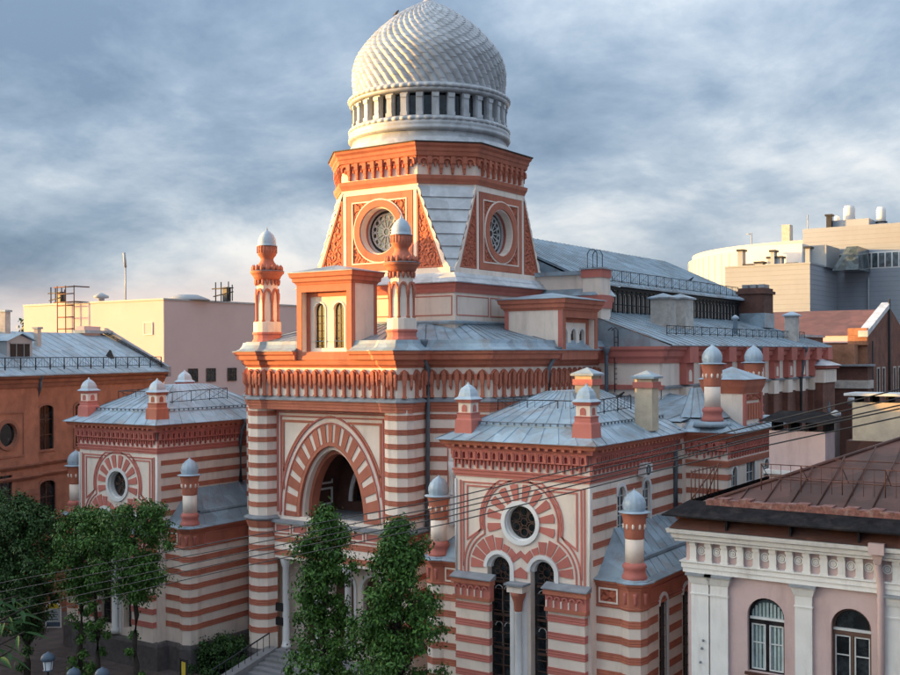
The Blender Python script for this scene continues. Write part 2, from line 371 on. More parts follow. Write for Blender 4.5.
    def plate(s, fr, outer, holes, w, depth=0.0):
        """flat wall face with holes; reveals go back by depth."""
        loops = [[Vector((p[0], p[1], 0)) for p in outer]] + [[Vector((p[0], p[1], 0)) for p in h] for h in holes]
        tris = geometry.tessellate_polygon(loops)
        flat = [q for l in loops for q in l]
        # orient outward
        fs = []
        for t in tris:
            a, b, c = (flat[i] for i in t)
            fs.append(tuple(t) if (b - a).cross(c - a).z > 0 else tuple(reversed(t)))
        s.add([fr.p(q.x, w, q.y) for q in flat], fs)
        if depth:
            for l in loops[1:] :
                n = len(l)
                vs = [fr.p(q.x, w, q.y) for q in l] + [fr.p(q.x, w - depth, q.y) for q in l]
                s.add(vs, [(i, (i + 1) % n, n + (i + 1) % n, n + i) for i in range(n)])
        return s
    def slab2(s, fr, pts, w0, w1):
        """convex-ish polygon drawn on a wall, extruded from w0 to w1."""
        n = len(pts)
        vs = [fr.p(u, w0, z) for u, z in pts] + [fr.p(u, w1, z) for u, z in pts]
        return s.add(vs, [(i, (i + 1) % n, n + (i + 1) % n, n + i) for i in range(n)] + [tuple(range(n - 1, -1, -1)), tuple(range(n, 2 * n))])
    def mesh(s, name, m, recalc=True):
        me = bpy.data.meshes.new(name); me.from_pydata(s.v, [], s.f)
        me.materials.append(MATS[m] if isinstance(m, str) else m)
        if any(s.sm): me.polygons.foreach_set('use_smooth', s.sm)
        if recalc and len(s.f) < 30000:
            import bmesh
            bm = bmesh.new(); bm.from_mesh(me); bmesh.ops.recalc_face_normals(bm, faces=bm.faces); bm.to_mesh(me); bm.free()
        me.update(); return me
    def obj(s, name, m, parent=None, recalc=True):
        return link(bpy.data.objects.new(name, s.mesh(name, m, recalc)), parent)

def inst(name, me, parent, loc, rz=0.0, sx=1.0, sz=1.0):
    o = bpy.data.objects.new(name, me); o.location = loc; o.rotation_euler = (0, 0, rz)
    if sx != 1.0 or sz != 1.0: o.scale = (sx, 1, sz)
    return link(o, parent)

def arc(cx, cz, r, a0, a1, n=16): return [(cx + r * math.cos(a0 + (a1 - a0) * i / n), cz + r * math.sin(a0 + (a1 - a0) * i / n)) for i in range(n + 1)]
def circ(cx, cz, r, n=28): return [(cx + r * math.cos(2 * math.pi * i / n), cz + r * math.sin(2 * math.pi * i / n)) for i in range(n)]
def round_arch(cx, z0, hw, zs, n=14):
    """closed outline of a round-headed opening: sill z0, springing zs"""
    return [(cx - hw, z0), (cx + hw, z0)] + [(cx + hw * math.cos(a), zs + hw * math.sin(a)) for a in [math.pi * i / n for i in range(n + 1)]]
def pointed_half(a, h, n=14):
    """right half of a pointed arch from springing (a,0) to apex (0,h)"""
    Rr = (a * a + h * h) / (2 * a); cx = a - Rr; t1 = math.atan2(h, -cx)
    return [(cx + Rr * math.cos(t1 * i / n), Rr * math.sin(t1 * i / n)) for i in range(n + 1)]
def keel_half(a, h, n=14):
    """right half of a tall, only just pointed arch"""
    return [(a * max(0.0, math.cos(t)) ** 1.1, h * math.sin(t)) for t in [math.pi / 2 * i / n for i in range(n + 1)]]
def keel(cx, z0, a, h, n=14):
    r = keel_half(a, h, n)
    return [(cx + x, z0 + z) for x, z in r] + [(cx - x, z0 + z) for x, z in reversed(r[:-1])]
def pointed(cx, z0, a, h, n=14):
    r = pointed_half(a, h, n)
    return [(cx + x, z0 + z) for x, z in r] + [(cx - x, z0 + z) for x, z in reversed(r[:-1])]

RUN = []  # (band top, height)
def band_tops(z0, z1, top, period, h):
    k = math.floor((top - z1) / period) - 1; out = []
    while True:
        t = top - k * period; k += 1
        if t - h < z0: break
        if t <= z1 + 1e-6: out.append((t - h, t))
    return out
def band_profile(a, b, w=0.03):
    q = (b - a) / 7.0
    return [(-0.05, a), (w, a), (w, a + q * 1.6), (w - 0.018, a + q * 2.0), (w - 0.018, a + q * 2.4), (w, a + q * 2.8), (w, a + q * 4.2), (w - 0.018, a + q * 4.6), (w - 0.018, a + q * 5), (w, a + q * 5.4), (w, b), (-0.05, b)]
def bands(path, z0, z1, parent, upper=True, m='red', skip=()):
    for a, b in band_tops(z0, z1, *((15.04, 0.915, 0.345) if upper else (8.32, 0.965, 0.40))):
        B().sweep(path, band_profile(a, b)).obj('stripe_band', m, parent)

# ================================================================== setting
def struct(name, b, m): return tag(b.obj(name, m), kind='structure')
struct('ground', B().poly([(-1500, -700, -0.03), (1500, -700, -0.03), (1500, 2500, -0.03), (-1500, 2500, -0.03)]), 'asphalt')
pav = struct('pavement', B().box(-120, 140, -12.0, 45, -0.02, 0.12), 'paving')
struct('kerb', B().box(-120, 140, -12.35, -12.003, -0.02, 0.13), 'stone')
for i in range(46):  # paving slabs in view on the pavement left of the steps
    for j in range(7):
        x = -46 + i * 0.9; y = -7.2 + j * 0.9
        if x > -4.8: continue
        if 'SLAB' not in globals():
            SLAB = B().box(0, 0.87, 0, 0.87, 0, 0.03).mesh('slab', 'paving')
        inst('paving_slab', SLAB, pav, (x, y, 0.121 + random.random() * 0.006))

# ================================================================== synagogue
SYN = thing('synagogue', 'grand red and cream striped synagogue with white dome over an octagonal tower', 'building')

# ---- plan of the main body
TR = [(4.95, 3.95), (5.2, 3.2), (5.75, 2.85), (6.45, 2.85), (7.0, 3.2), (7.15, 3.75)]
MR = [(6.95, 5.4), (10.85, 6.95), (12.3, 12.4), (12.3, 20.2)]
mir = lambda P: [(-x, y) for x, y in reversed(P)]
wallR = TR + MR; wallL = mir(wallR)
body = B()
body.sweep(wallR, [(0, 0), (0, 21.9), (-0.6, 21.9), (-0.6, 0)])
body.sweep(wallL, [(0, 0), (0, 21.9), (-0.6, 21.9), (-0.6, 0)])
BODY = body.obj('body_wall', 'cream', SYN)
pl = B().sweep(wallR, [(0, 0), (0.22, 0), (0.22, 1.75), (0.1, 2.0), (0, 2.0)]); pl.sweep(wallL, [(0, 0), (0.22, 0), (0.22, 1.75), (0.1, 2.0), (0, 2.0)])
pl.obj('plinth', 'granite', SYN)
for P_ in (wallR, wallL):
    bands(P_, 11.6, 18.75, BODY, True)
    bands(P_, 2.2, 10.4, BODY, False)
    led = B().sweep(P_[:7] if P_ is wallR else P_[-7:], [(0, 11.0), (0.18, 11.0), (0.34, 11.12), (0.34, 11.2), (0.0, 11.36)]); led.obj('ledge', 'ledge', BODY)
    B().sweep(P_[:7] if P_ is wallR else P_[-7:], [(0, 10.5), (0.06, 10.5), (0.14, 10.75), (0.2, 10.997), (0, 10.997)]).obj('moulding', 'red', BODY)

# ---- main frieze and cornice round the body
fz = [(4.95, 3.05), (5.3, 2.8), (6.5, 2.8), (7.15, 3.45), (6.95, 5.4), (10.85, 6.95), (12.3, 12.4), (12.3, 20.2)]
FZ = mir(fz) + fz
CORN = B().sweep(FZ, [(-0.5, 19.8), (0.05, 19.8), (0.05, 21.75), (-0.5, 21.75)]).obj('frieze', 'cream', SYN)
B().sweep(FZ, [(-0.45, 18.86), (0.06, 18.86), (0.06, 19.05), (0.10, 19.07), (0.10, 19.26), (0.16, 19.28), (0.16, 19.5), (-0.45, 19.5)]).obj('string_course', 'red', SYN)
B().sweep(FZ, [(-0.4, 19.502), (0.30, 19.502), (0.30, 19.58), (0.02, 19.797), (-0.4, 19.797)]).obj('ledge', 'ledge', SYN)
B().sweep(FZ, [(-0.4, 21.752), (0.10, 21.752), (0.16, 21.86), (0.30, 21.95), (0.34, 22.1), (0.36, 22.26), (-0.4, 22.26)]).obj('architrave', 'red', SYN)
for PTH in (mir(fz) + [(-1.82, 3.05)], [(2.97, 3.05)] + fz): B().sweep(PTH, [(-0.4, 22.262), (0.62, 22.262), (0.66, 22.32), (0.70, 22.56), (0.84, 22.66), (0.88, 22.84), (-0.4, 22.84)]).obj('cornice', 'red', SYN)
for PTH in (mir(fz) + [(-1.82, 3.05)], [(2.97, 3.05)] + fz): B().sweep(PTH, [(-0.4, 22.843), (0.96, 22.843), (0.97, 22.90), (0.72, 22.93), (0.45, 23.08), (0.27, 23.32), (0.2, 23.55), (-0.4, 23.55)]).obj('eaves_flashing', 'roof', SYN)
B().sweep(FZ, [(-.1, 20.95), (.09, 20.95), (.09, 21.3), (-.1, 21.3)]).obj('frieze_band', 'red', CORN)
# corbels hanging on the frieze, one object each
def corbel_mesh():
    f = Fr((0, 0), (1, 0)); b = B()
    b.fbox(f, -0.095, 0.095, 0.0, 0.19, 19.82, 20.62); b.fbox(f, -0.14, 0.14, 0.0, 0.23, 19.80, 19.92)
    b.fbox(f, -0.14, 0.14, 0.0, 0.26, 20.62, 20.86, 0.05); b.fbox(f, -0.14, 0.14, 0.0, 0.28, 20.863, 21.28)
    b.slab2(f, [(0.155 * math.cos(a), 21.28 + 0.25 * math.sin(a)) for a in [math.pi * i / 8 for i in range(9)]], 0.0, 0.30)
    b.ribbon(f, [(-0.40, 21.0), (-0.33, 21.25), (-0.2, 21.47), (0, 21.6), (0.2, 21.47), (0.33, 21.25), (0.40, 21.0)], 0.07, 0.0, 0.17)
    return b.mesh('corbel', 'red')
def pendant_mesh():
    f = Fr((0, 0), (1, 0)); b = B()
    b.fbox(f, -0.09, 0.09, 0.0, 0.22, 20.55, 21.2); b.hull2([f.p(u, w, 20.55) for u, w in ((-.09, 0), (.09, 0), (.09, .22), (-.09, .22))], [f.p(u, w, 20.3) for u, w in ((-.03, 0), (.03, 0), (.03, .08), (-.03, .08))])
    b.fbox(f, -0.11, 0.11, 0.0, 0.24, 21.1, 21.32, 0.03)
    return b.mesh('pendant', 'red')
CM, PM = corbel_mesh(), pendant_mesh()
def along(path, spacing, fn, w=0.05, ends=0.22):
    for i in range(len(path) - 1):
        f = Fr(path[i], path[i + 1]); n = max(1, round(f.len / spacing))
        if f.len < 0.55: n = 1
        for k in range(n):
            u = f.len * (k + 0.5) / n
            fn(f.p(u, w, 0), math.atan2(f.u.y, f.u.x), f.len / n)
def put_corbel(p, rz, sp):
    inst('corbel', CM, CORN, p, rz)
    if sp > 0.6:
        q = Vector((math.cos(rz), math.sin(rz))) * sp / 2
        inst('pendant', PM, CORN, (p[0] + q.x, p[1] + q.y, 0), rz)
along(FZ, 0.80, put_corbel)

# ---- roof of the body, rising to the foot of the tower
sq = 6.9
def sqpt(x, y):
    dx, dy = x, y - 15.4; k = sq / max(abs(dx), abs(dy)); return (dx * k, 15.4 + dy * k)
Pi = [Vector(p) for p in FZ]
rb = B()
ring = [(p.x * 0.985, p.y + 0.1, 23.5) for p in Pi]; top = [(*sqpt(p.x, p.y), 24.75) for p in Pi]
for i in range(len(ring) - 1): rb.add([ring[i], ring[i + 1], top[i + 1], top[i]], [(0, 1, 2, 3)])
BROOF = rb.obj('body_roof', 'roof', SYN)
for i in range(len(ring) - 1):
    L_ = (Vector(ring[i + 1]) - Vector(ring[i])).length; n = int(L_ / 0.75)
    for k in range(0, n + 1):
        t = (k + 0.0) / max(1, n)
        a = Vector(ring[i]).lerp(Vector(ring[i + 1]), t); c = Vector(top[i]).lerp(Vector(top[i + 1]), t)
        if (c - a).length > 0.6 and 0 <= i: B().tube([a + Vector((0, 0, .015)), c + Vector((0, 0, .015))], 0.028, 4).obj('roof_seam', 'roof', BROOF)

# ---- portal bay
PF = Fr((-4.95, 3.95), (4.95, 3.95)); C0 = 4.95
pin = keel(C0, 11.36, 3.1, 5.3, 16)
portal = B().plate(PF, [(0, 11.3), (9.9, 11.3), (9.9, 19.0), (0, 19.0)][:4] if False else [(0, 10.2), (9.9, 10.2), (9.9, 19.2), (0, 19.2)], [pin], 0.0, 0.55)
PW = portal.obj('portal_wall', 'cream', SYN)
# voussoirs
inner = keel_half(3.1, 5.3, 40); outer = keel_half(4.15, 6.52, 40)
def lerp_curve(c, t):
    x = t * (len(c) - 1); i = min(int(x), len(c) - 2); f = x - i
    return (c[i][0] + (c[i + 1][0] - c[i][0]) * f, c[i][1] + (c[i + 1][1] - c[i][1]) * f)
def voussoirs(fr, cu, z0, inner, outer, n, parent, m='red', w0=-0.02, w1=0.06, frac=0.56, both=True):
    for sgn in (1, -1) if both else (1,):
        for k in range(n + 1):
            t0 = (k - frac / 2) / n; t1 = (k + frac / 2) / n
            t0 = max(0, t0); t1 = min(1, t1)
            if k == n and sgn == -1: continue
            ts = [t0, (t0 + t1) / 2, t1]
            pts = [lerp_curve(inner, t) for t in ts] + [lerp_curve(outer, t) for t in reversed(ts)]
            pts = [(cu + sgn * x, z0 + z) for x, z in pts]
            if k == n:
                L0 = lerp_curve(inner, t0); L1 = lerp_curve(outer, t0); ai = inner[-1]; ao = outer[-1]
                pts = [(cu + L0[0], z0 + L0[1]), (cu + ai[0], z0 + ai[1]), (cu - L0[0], z0 + L0[1]), (cu - L1[0], z0 + L1[1]), (cu + ao[0], z0 + ao[1]), (cu + L1[0], z0 + L1[1])]
            B().slab2(fr, pts, w0, w1).obj('voussoir', m, parent)
voussoirs(PF, C0, 11.36, inner, outer, 8, PW, frac=.6)
def pc(a, h, z0=11.36, n=20): return list(reversed([(C0 + x, z0 + z) for x, z in keel_half(a, h, n)])) if False else keel(C0, z0, a, h, n)
B().ribbon(PF, pc(4.22, 6.6), 0.09, -0.01, 0.09).obj('arch_moulding', 'pinkred', PW)
B().ribbon(PF, pc(4.62, 7.05), 0.10, -0.01, 0.10).obj('arch_moulding', 'pinkred', PW)
for wd, ins, z1, ww, mm in ((0.10, 0.12, 18.62, 0.10, 'pinkred'), (0.10, 0.42, 18.34, 0.08, 'pinkred')):
    B().ribbon(PF, [(ins, 11.6), (ins, z1), (9.9 - ins, z1), (9.9 - ins, 11.6)], wd, -0.01, ww).obj('frame_moulding', mm, PW)
# spandrel panels outlined in red
for sgn in (1, -1):
    tri = [(C0 + sgn * x, z) for x, z in ((4.38, 13.4), (4.38, 18.0), (1.6, 18.0))]
    cur = [(C0 + sgn * x, 11.36 + z) for x, z in keel_half(4.80, 7.2, 28)]
    cur = [c for c in cur if abs(c[0] - C0) < 4.3 and c[1] < 17.95]
    B().ribbon(PF, [(C0 + sgn * 4.30, 13.2), (C0 + sgn * 4.30, 18.0), (C0 + sgn * 1.5, 18.0)] , 0.16, -0.01, 0.06).obj('spandrel_border', 'red', PW)
    B().ribbon(PF, [c for c in cur], 0.13, -0.01, 0.06).obj('spandrel_border', 'red', PW)
B().sweep([(-4.95, 3.95), (4.95, 3.95)], [(0, 18.72), (0.1, 18.72), (0.22, 18.78), (0.3, 18.86), (0, 18.86)]).obj('cornice_bead', 'pinkred', PW)
# stepped arch orders going back into the porch
for a, h, w0, w1, m_ in ((3.0, 5.18, -0.60, 0.04, 'red'), (2.78, 4.9, -1.1, -0.25, 'cream'), (2.55, 4.6, -1.5, -0.7, 'red')):
    o_ = keel(C0, 11.36, a + 0.13, h + 0.13, 18); i_ = keel(C0, 11.36, a - 0.14, h - 0.14, 18); n = len(o_)
    vs = [PF.p(u, w, z) for w in (w0, w1) for u, z in o_] + [PF.p(u, w, z) for w in (w0, w1) for u, z in i_]
    fs = []
    for k in range(n - 1):
        fs += [(k, k + 1, n + k + 1, n + k), (2 * n + k, 3 * n + k, 3 * n + k + 1, 2 * n + k + 1), (n + k, n + k + 1, 3 * n + k + 1, 3 * n + k), (k, 2 * n + k, 2 * n + k + 1, k + 1)]
    B().add(vs, fs).obj('arch_order', m_, PW)
# porch interior
B().box(-3.4, 3.4, 5.2, 9.2, 11.0, 11.3).obj('porch_floor', 'ledge', PW)
ip = keel(C0, 11.3, 3.3, 5.6, 16); n = len(ip)
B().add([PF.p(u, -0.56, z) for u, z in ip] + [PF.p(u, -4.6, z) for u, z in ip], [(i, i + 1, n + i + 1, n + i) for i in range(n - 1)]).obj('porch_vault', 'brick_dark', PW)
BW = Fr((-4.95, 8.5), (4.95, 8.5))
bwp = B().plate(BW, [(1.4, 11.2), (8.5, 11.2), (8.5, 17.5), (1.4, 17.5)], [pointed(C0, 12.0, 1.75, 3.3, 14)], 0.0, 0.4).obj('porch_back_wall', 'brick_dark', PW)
B().ribbon(BW, pointed(C0, 12.0, 1.95, 3.55, 14), 0.3, -0.01, 0.12).obj('inner_arch', 'white', PW)
B().slab2(BW, pointed(C0, 12.0, 1.8, 3.35, 14), -0.5, -0.42).obj('porch_window', 'glass', PW)
tr = B()
for r_ in (0.45, 0.95): tr.ribbon(BW, circ(C0, 13.3, r_), 0.07, -0.41, -0.34, True)
for k in range(8):
    a = k * math.pi / 4; tr.ribbon(BW, [(C0 + .45 * math.cos(a), 13.3 + .45 * math.sin(a)), (C0 + 1.6 * math.cos(a), 13.3 + 1.3 * math.sin(a))], 0.06, -0.41, -0.34)
tr.obj('tracery', 'red', PW)
for sx_ in (-1, 1):
    for zz in (11.9, 13.4):
        fr_ = Fr((sx_ * 3.02, 5.6), (sx_ * 3.02, 7.8)) if sx_ < 0 else Fr((3.02, 7.8), (3.02, 5.6))
        B().ribbon(fr_, [(0.2, zz), (2.0, zz), (2.0, zz + 1.1), (0.2, zz + 1.1)], 0.14, -0.02, 0.06, True).obj('wall_panel', 'white', PW)
# balustrade parapet with framed panels and entrance below
B().box(-4.95, 4.95, 3.55, 4.4, 10.1, 10.9).obj('parapet', 'pinkred', SYN)
B().box(-4.97, 4.97, 3.3, 4.5, 10.903, 11.1).obj('ledge', 'ledge', SYN)
PP = Fr((-4.95, 3.55), (4.95, 3.55))
for u in (0.15, 1.75, 6.6, 8.2):
    B().ribbon(PP, [(u + .1, 10.25), (u + 1.45, 10.25), (u + 1.45, 10.8), (u + .1, 10.8)], 0.09, -0.01, 0.05, True).obj('parapet_panel', 'cream', SYN)
EW = Fr((-4.95, 5.2), (4.95, 5.2))
holes = [round_arch(C0 + d, 2.35, 0.95, 6.6) for d in (-2.7, 0, 2.7)]
EN = B().plate(EW, [(-1, 0), (10.9, 0), (10.9, 10.2), (-1, 10.2)], holes, 0, 0.4).obj('entrance_wall', 'cream', SYN)
for d in (-2.7, 0, 2.7):
    dr = B().slab2(EW, round_arch(C0 + d, 2.3, 1.0, 6.6), -0.5, -0.42).obj('door', 'door', SYN)
    B().fbox(EW, C0 + d - 0.03, C0 + d + 0.03, -0.42, -0.36, 2.4, 6.5).obj('door_seam', 'dark', dr)
    B().ribbon(EW, round_arch(C0 + d, 2.4, 1.1, 6.6)[1:], 0.22, -0.01, 0.08).obj('door_surround', 'white', dr)
for x in (-4.3, -1.35, 1.35, 4.3):
    co = B().lathe([(0.36, 2.0), (0.36, 2.2), (0.28, 2.3), (0.26, 2.6), (0.23, 7.7), (0.3, 7.8), (0.42, 8.3), (0.42, 8.4)], 14, (x, 4.1)).obj('column', 'white', SYN)
ENT = B().box(-4.9, 4.9, 3.62, 5.15, 8.4, 10.098).obj('entablature', 'cream', SYN)
B().sweep([(-4.9, 3.62), (4.9, 3.62)], band_profile(9.55, 9.95)).obj('stripe_band', 'red', ENT)
B().sweep([(-4.9, 3.62), (4.9, 3.62)], band_profile(8.6, 9.0)).obj('stripe_band', 'red', ENT)
# vent grilles on the tower foot
for z in (4.6, 3.6):
    B().box(-5.02, -4.35, 3.78, 3.96, z, z + 0.55).obj('vent_grille', 'dark', SYN)

# ---- front steps
STEPS = thing('front_steps', 'broad grey stone steps leading up to the synagogue portal', 'steps', (0, 0, 0))
for i in range(11):
    B().box(-4.4, 4.4, 3.6 - i * 0.55 - 0.55, 3.6 - i * 0.55 + 0.06, 0.1 if i else 0.1, 2.1 - i * 0.18).obj('step', 'stone', STEPS)
for sx_ in (-1, 1):
    x0, x1 = (-5.3, -4.42) if sx_ < 0 else (4.42, 5.3)
    c = B().hull2([(x0, 3.3, 0.1), (x1, 3.3, 0.1), (x1, 3.3, 2.2), (x0, 3.3, 2.2)], [(x0, -2.6, 0.1), (x1, -2.6, 0.1), (x1, -2.6, 0.95), (x0, -2.6, 0.95)])
    c.obj('cheek_wall', 'stone', STEPS)
    r_ = B().tube([((x0 + x1) / 2, 3.0, 3.2), ((x0 + x1) / 2, -2.4, 1.95)], 0.05, 6)
    for k in range(10):
        y = 3.0 - k * 0.6; zt = 3.2 - (3.0 - y) * 1.25 / 5.4; zb = 2.2 - (3.3 - y) * 1.25 / 5.9
        r_.tube([((x0 + x1) / 2, y, zb), ((x0 + x1) / 2, y, zt)], 0.025, 5)
    r_.obj('handrail', 'iron', STEPS)

# ---- front kiosk over the portal, and the side one over the right bay
def kiosk(fr, W, D, z0, z1, nwin, m_frame, parent_name):
    """fr.u along the front, origin at its left; front plane w=0"""
    k = B()
    # side walls & back
    k.prism([fr.p(u, w, 0)[:2] for u, w in ((0, -.02), (.12, -.02), (.12, -D + .12), (W - .12, -D + .12), (W - .12, -.02), (W, -.02), (W, -D), (0, -D))], z0, z1)
    KW = k.obj(parent_name, 'cream', SYN)
    ou = [(0, z0), (W, z0), (W, z1), (0, z1)]
    ho = [(0.42, z0 + 0.55), (W - 0.42, z0 + 0.55), (W - 0.42, z1 - 0.5), (0.42, z1 - 0.5)]
    B().plate(fr, ou, [ho], 0.0, 0.06).obj('pier_frame', 'red', KW)
    B().plate(fr, ho, [[(0.80, z0 + 0.6), (W - 0.80, z0 + 0.6), (W - 0.80, z1 - 0.95), (0.80, z1 - 0.95)]], -0.06, 0.0).obj('splayed_reveal', 'cream', KW) if False else None
    # deep reveal
    rv = B(); a, b_, c_, d_ = 0.42, W - 0.42, z0 + 0.55, z1 - 0.5
    rv.add([fr.p(a, -0.06, c_), fr.p(a, -0.06, d_), fr.p(a, -0.62, d_), fr.p(a, -0.62, c_), fr.p(b_, -0.06, c_), fr.p(b_, -0.06, d_), fr.p(b_, -0.62, d_), fr.p(b_, -0.62, c_)],
           [(0, 1, 2, 3), (4, 7, 6, 5), (0, 3, 7, 4)])
    rv.obj('reveal', 'cream', KW)
    B().fbox(fr, a, b_, -0.62, -0.05, d_, d_ + 0.02).obj('reveal_soffit', 'red', KW)
    # inner frame + window wall
    B().ribbon(fr, [(a + .14, c_), (a + .14, d_ - .16), (b_ - .14, d_ - .16), (b_ - .14, c_)], 0.28, -0.62, -0.5).obj('inner_frame', 'red', KW)
    ww = (b_ - a - .56) / nwin; hw = ww * 0.27
    hs = [round_arch(a + .28 + ww * (i + .5), c_ + 0.25, hw, d_ - 0.75 - hw) for i in range(nwin)]
    B().plate(fr, [(a, c_), (b_, c_), (b_, d_), (a, d_)], hs, -0.60, 0.25).obj('window_wall', 'cream', KW)
    for i in range(nwin):
        cu = a + .28 + ww * (i + .5)
        wn = B().slab2(fr, round_arch(cu, c_ + 0.2, hw + .05, d_ - 0.75 - hw), -0.86, -0.80).obj('window', 'glass', SYN)
        g = B(); g.fbox(fr, cu - .025, cu + .025, -0.80, -0.76, c_ + .2, d_ - .75)
        for q in range(5): g.fbox(fr, cu - hw, cu + hw, -0.80, -0.77, c_ + .4 + q * .5, c_ + .44 + q * .5)
        g.obj('glazing_bars', 'sash', wn)
        B().ribbon(fr, round_arch(cu, c_ + .25, hw + .06, d_ - 0.75 - hw)[1:], 0.1, -0.61, -0.55).obj('window_surround', 'white', wn)
    # side pilaster strips
    for side in (0, 1):
        u0, u1 = (-0.04, 0.0) if side == 0 else (W, W + 0.04)
        for w0, w1 in ((-0.36, -0.03), (-D, -D + 0.3)):
            B().fbox(fr, u0, u1, w0, w1, z0, z1).obj('corner_strip', m_frame, KW)
    # cornice
    rect = [fr.p(0, 0, 0)[:2], fr.p(W, 0, 0)[:2], fr.p(W, -D, 0)[:2], fr.p(0, -D, 0)[:2]]
    B().sweep(rect, [(-0.3, z1 + .002), (0.05, z1 + .002), (0.1, z1 + .12), (0.22, z1 + .2), (0.24, z1 + .42), (0.36, z1 + .5), (0.42, z1 + .78), (-0.3, z1 + .78)], True).obj('cornice', 'red', KW)
    ce = Vector(fr.p(W / 2, -D / 2, z1 + 1.35)); o4 = 0.5
    R4 = [fr.p(-o4, o4, z1 + .783), fr.p(W + o4, o4, z1 + .783), fr.p(W + o4, -D - o4, z1 + .783), fr.p(-o4, -D - o4, z1 + .783)]
    r4 = [fr.p(-o4, o4, z1 + .83), fr.p(W + o4, o4, z1 + .83), fr.p(W + o4, -D - o4, z1 + .83), fr.p(-o4, -D - o4, z1 + .83)]
    B().add(R4 + r4 + [tuple(ce)], [(0, 3, 2, 1), (0, 1, 5, 4), (1, 2, 6, 5), (2, 3, 7, 6), (3, 0, 4, 7), (4, 5, 8), (5, 6, 8), (6, 7, 8), (7, 4, 8)]).obj('kiosk_roof', 'roof', KW)
    return KW
KF = Fr((-1.8, 2.6), (2.95, 2.6)); kiosk(KF, 4.75, 2.7, 22.27, 27.35, 2, 'red', 'front_kiosk')
KR = Fr((13.15, 12.8), (13.15, 18.1)); kiosk(KR, 5.3, 4.6, 22.2, 25.6, 3, 'pinkred', 'side_kiosk')

# ---- minarets on the corner towers
def minaret(x, y, q=.82):
    n = 8; a0 = math.pi / 8
    s = B().lathe([(r_ * q, z_) for r_, z_ in [(0.95, 24.3), (0.95, 27.2), (0.95, 27.9)]], n, (x, y), False, a0)
    MN = s.obj('minaret', 'cream', SYN)
    B().lathe([(r_ * q, z_) for r_, z_ in [(1.30, 23.45), (1.30, 23.62), (1.18, 23.78), (1.18, 24.02), (1.28, 24.12), (1.28, 24.22), (1.2, 24.24)]], 16, (x, y), False).obj('minaret_base', 'pinkred', MN)
    B().lathe([(r_ * q, z_) for r_, z_ in [(1.19, 24.242), (1.19, 24.95), (0.95, 25.0)]], 16, (x, y), False).obj('minaret_drum', 'cream', MN)
    for k in range(n):
        a = a0 + k * math.pi / 4
        px, py = x + 0.98 * q * math.cos(a), y + 0.98 * q * math.sin(a)
        B().lathe([(0.13, 24.98), (0.13, 25.08), (0.085, 25.14), (0.085, 26.3), (0.11, 26.34), (0.11, 26.45), (0.14, 26.6), (0.14, 27.0)], 8, (px, py)).obj('colonette', 'red', MN)
        A = Vector((x + 0.95 * q * math.cos(a), y + 0.95 * q * math.sin(a))); C = Vector((x + 0.95 * q * math.cos(a + math.pi / 4), y + 0.95 * q * math.sin(a + math.pi / 4)))
        f = Fr(A, C)
        if f.n.dot(Vector((f.o.x - x, f.o.y - y))) < 0: f = Fr(C, A)
        h = f.len / 2
        B().ribbon(f, [(0.06, 26.85)] + [(h - (h - .06) * math.cos(t) , 26.85 + 0.42 * math.sin(t) ** 1.3) for t in [math.pi * i / 8 for i in range(1, 8)]] + [(2 * h - .06, 26.85)], 0.13, -0.02, 0.12).obj('arch', 'red', MN)
    for k in range(16):
        a = k * math.pi / 8; px, py = x + q * math.cos(a), y + q * math.sin(a)
        B().lathe([(0.03, 27.55), (0.10, 27.7), (0.12, 27.95)], 6, (px, py)).obj('drop', 'red', MN)
    B().lathe([(r_ * q, z_) for r_, z_ in [(0.98, 27.9), (1.05, 28.0), (1.12, 28.02), (1.2, 28.2), (1.38, 28.38), (1.45, 28.42), (1.45, 28.55), (1.3, 28.6), (0.9, 28.62)]], 24, (x, y)).obj('gallery', 'red', MN)
    B().lathe([(r_ * q, z_) for r_, z_ in [(1.47, 28.553), (1.49, 28.553), (1.49, 28.585), (1.3, 28.62)]], 24, (x, y)).obj('gallery_flashing', 'ledge', MN)
    for k in range(16):
        a = k * math.pi / 8; px, py = x + 1.22 * q * math.cos(a), y + 1.22 * q * math.sin(a)
        B().lathe([(0.13, 28.6), (0.15, 28.75), (0.12, 28.88), (0.02, 29.02)], 6, (px, py)).obj('crest', 'red', MN)
    B().lathe([(r_ * q, z_) for r_, z_ in [(1.05, 28.62), (0.95, 28.9), (0.62, 29.25), (0.55, 29.4), (0.6, 29.55), (0.78, 29.72), (0.84, 29.85), (0.84, 30.35), (0.8, 30.36)]], 20, (x, y)).obj('bulb', 'red', MN)
    for k in range(20):
        a = (k + .5) * math.pi / 10
        B().tube([(x + 0.85 * q * math.cos(a), y + 0.85 * q * math.sin(a), 29.86), (x + 0.85 * q * math.cos(a), y + 0.85 * q * math.sin(a), 30.33)], 0.028, 4).obj('flute', 'red', MN)
    B().lathe([(r_ * q, z_) for r_, z_ in [(0.90, 30.365), (0.92, 30.39), (0.80, 30.42), (0.80, 30.6), (0.74, 30.9), (0.55, 31.2), (0.3, 31.4), (0.1, 31.5), (0.05, 31.7), (0.0, 31.75)]], 20, (x, y)).obj('cap_dome', 'turret_dome', MN)
for sx_ in (-1, 1): minaret(sx_ * 5.95, 4.1)
for sx_ in (-1, 1): B().lathe([(1.3, 23.2), (1.2, 23.46), (0.5, 23.5)], 16, (sx_ * 5.95, 4.1)).obj('minaret_skirt', 'roof', SYN)

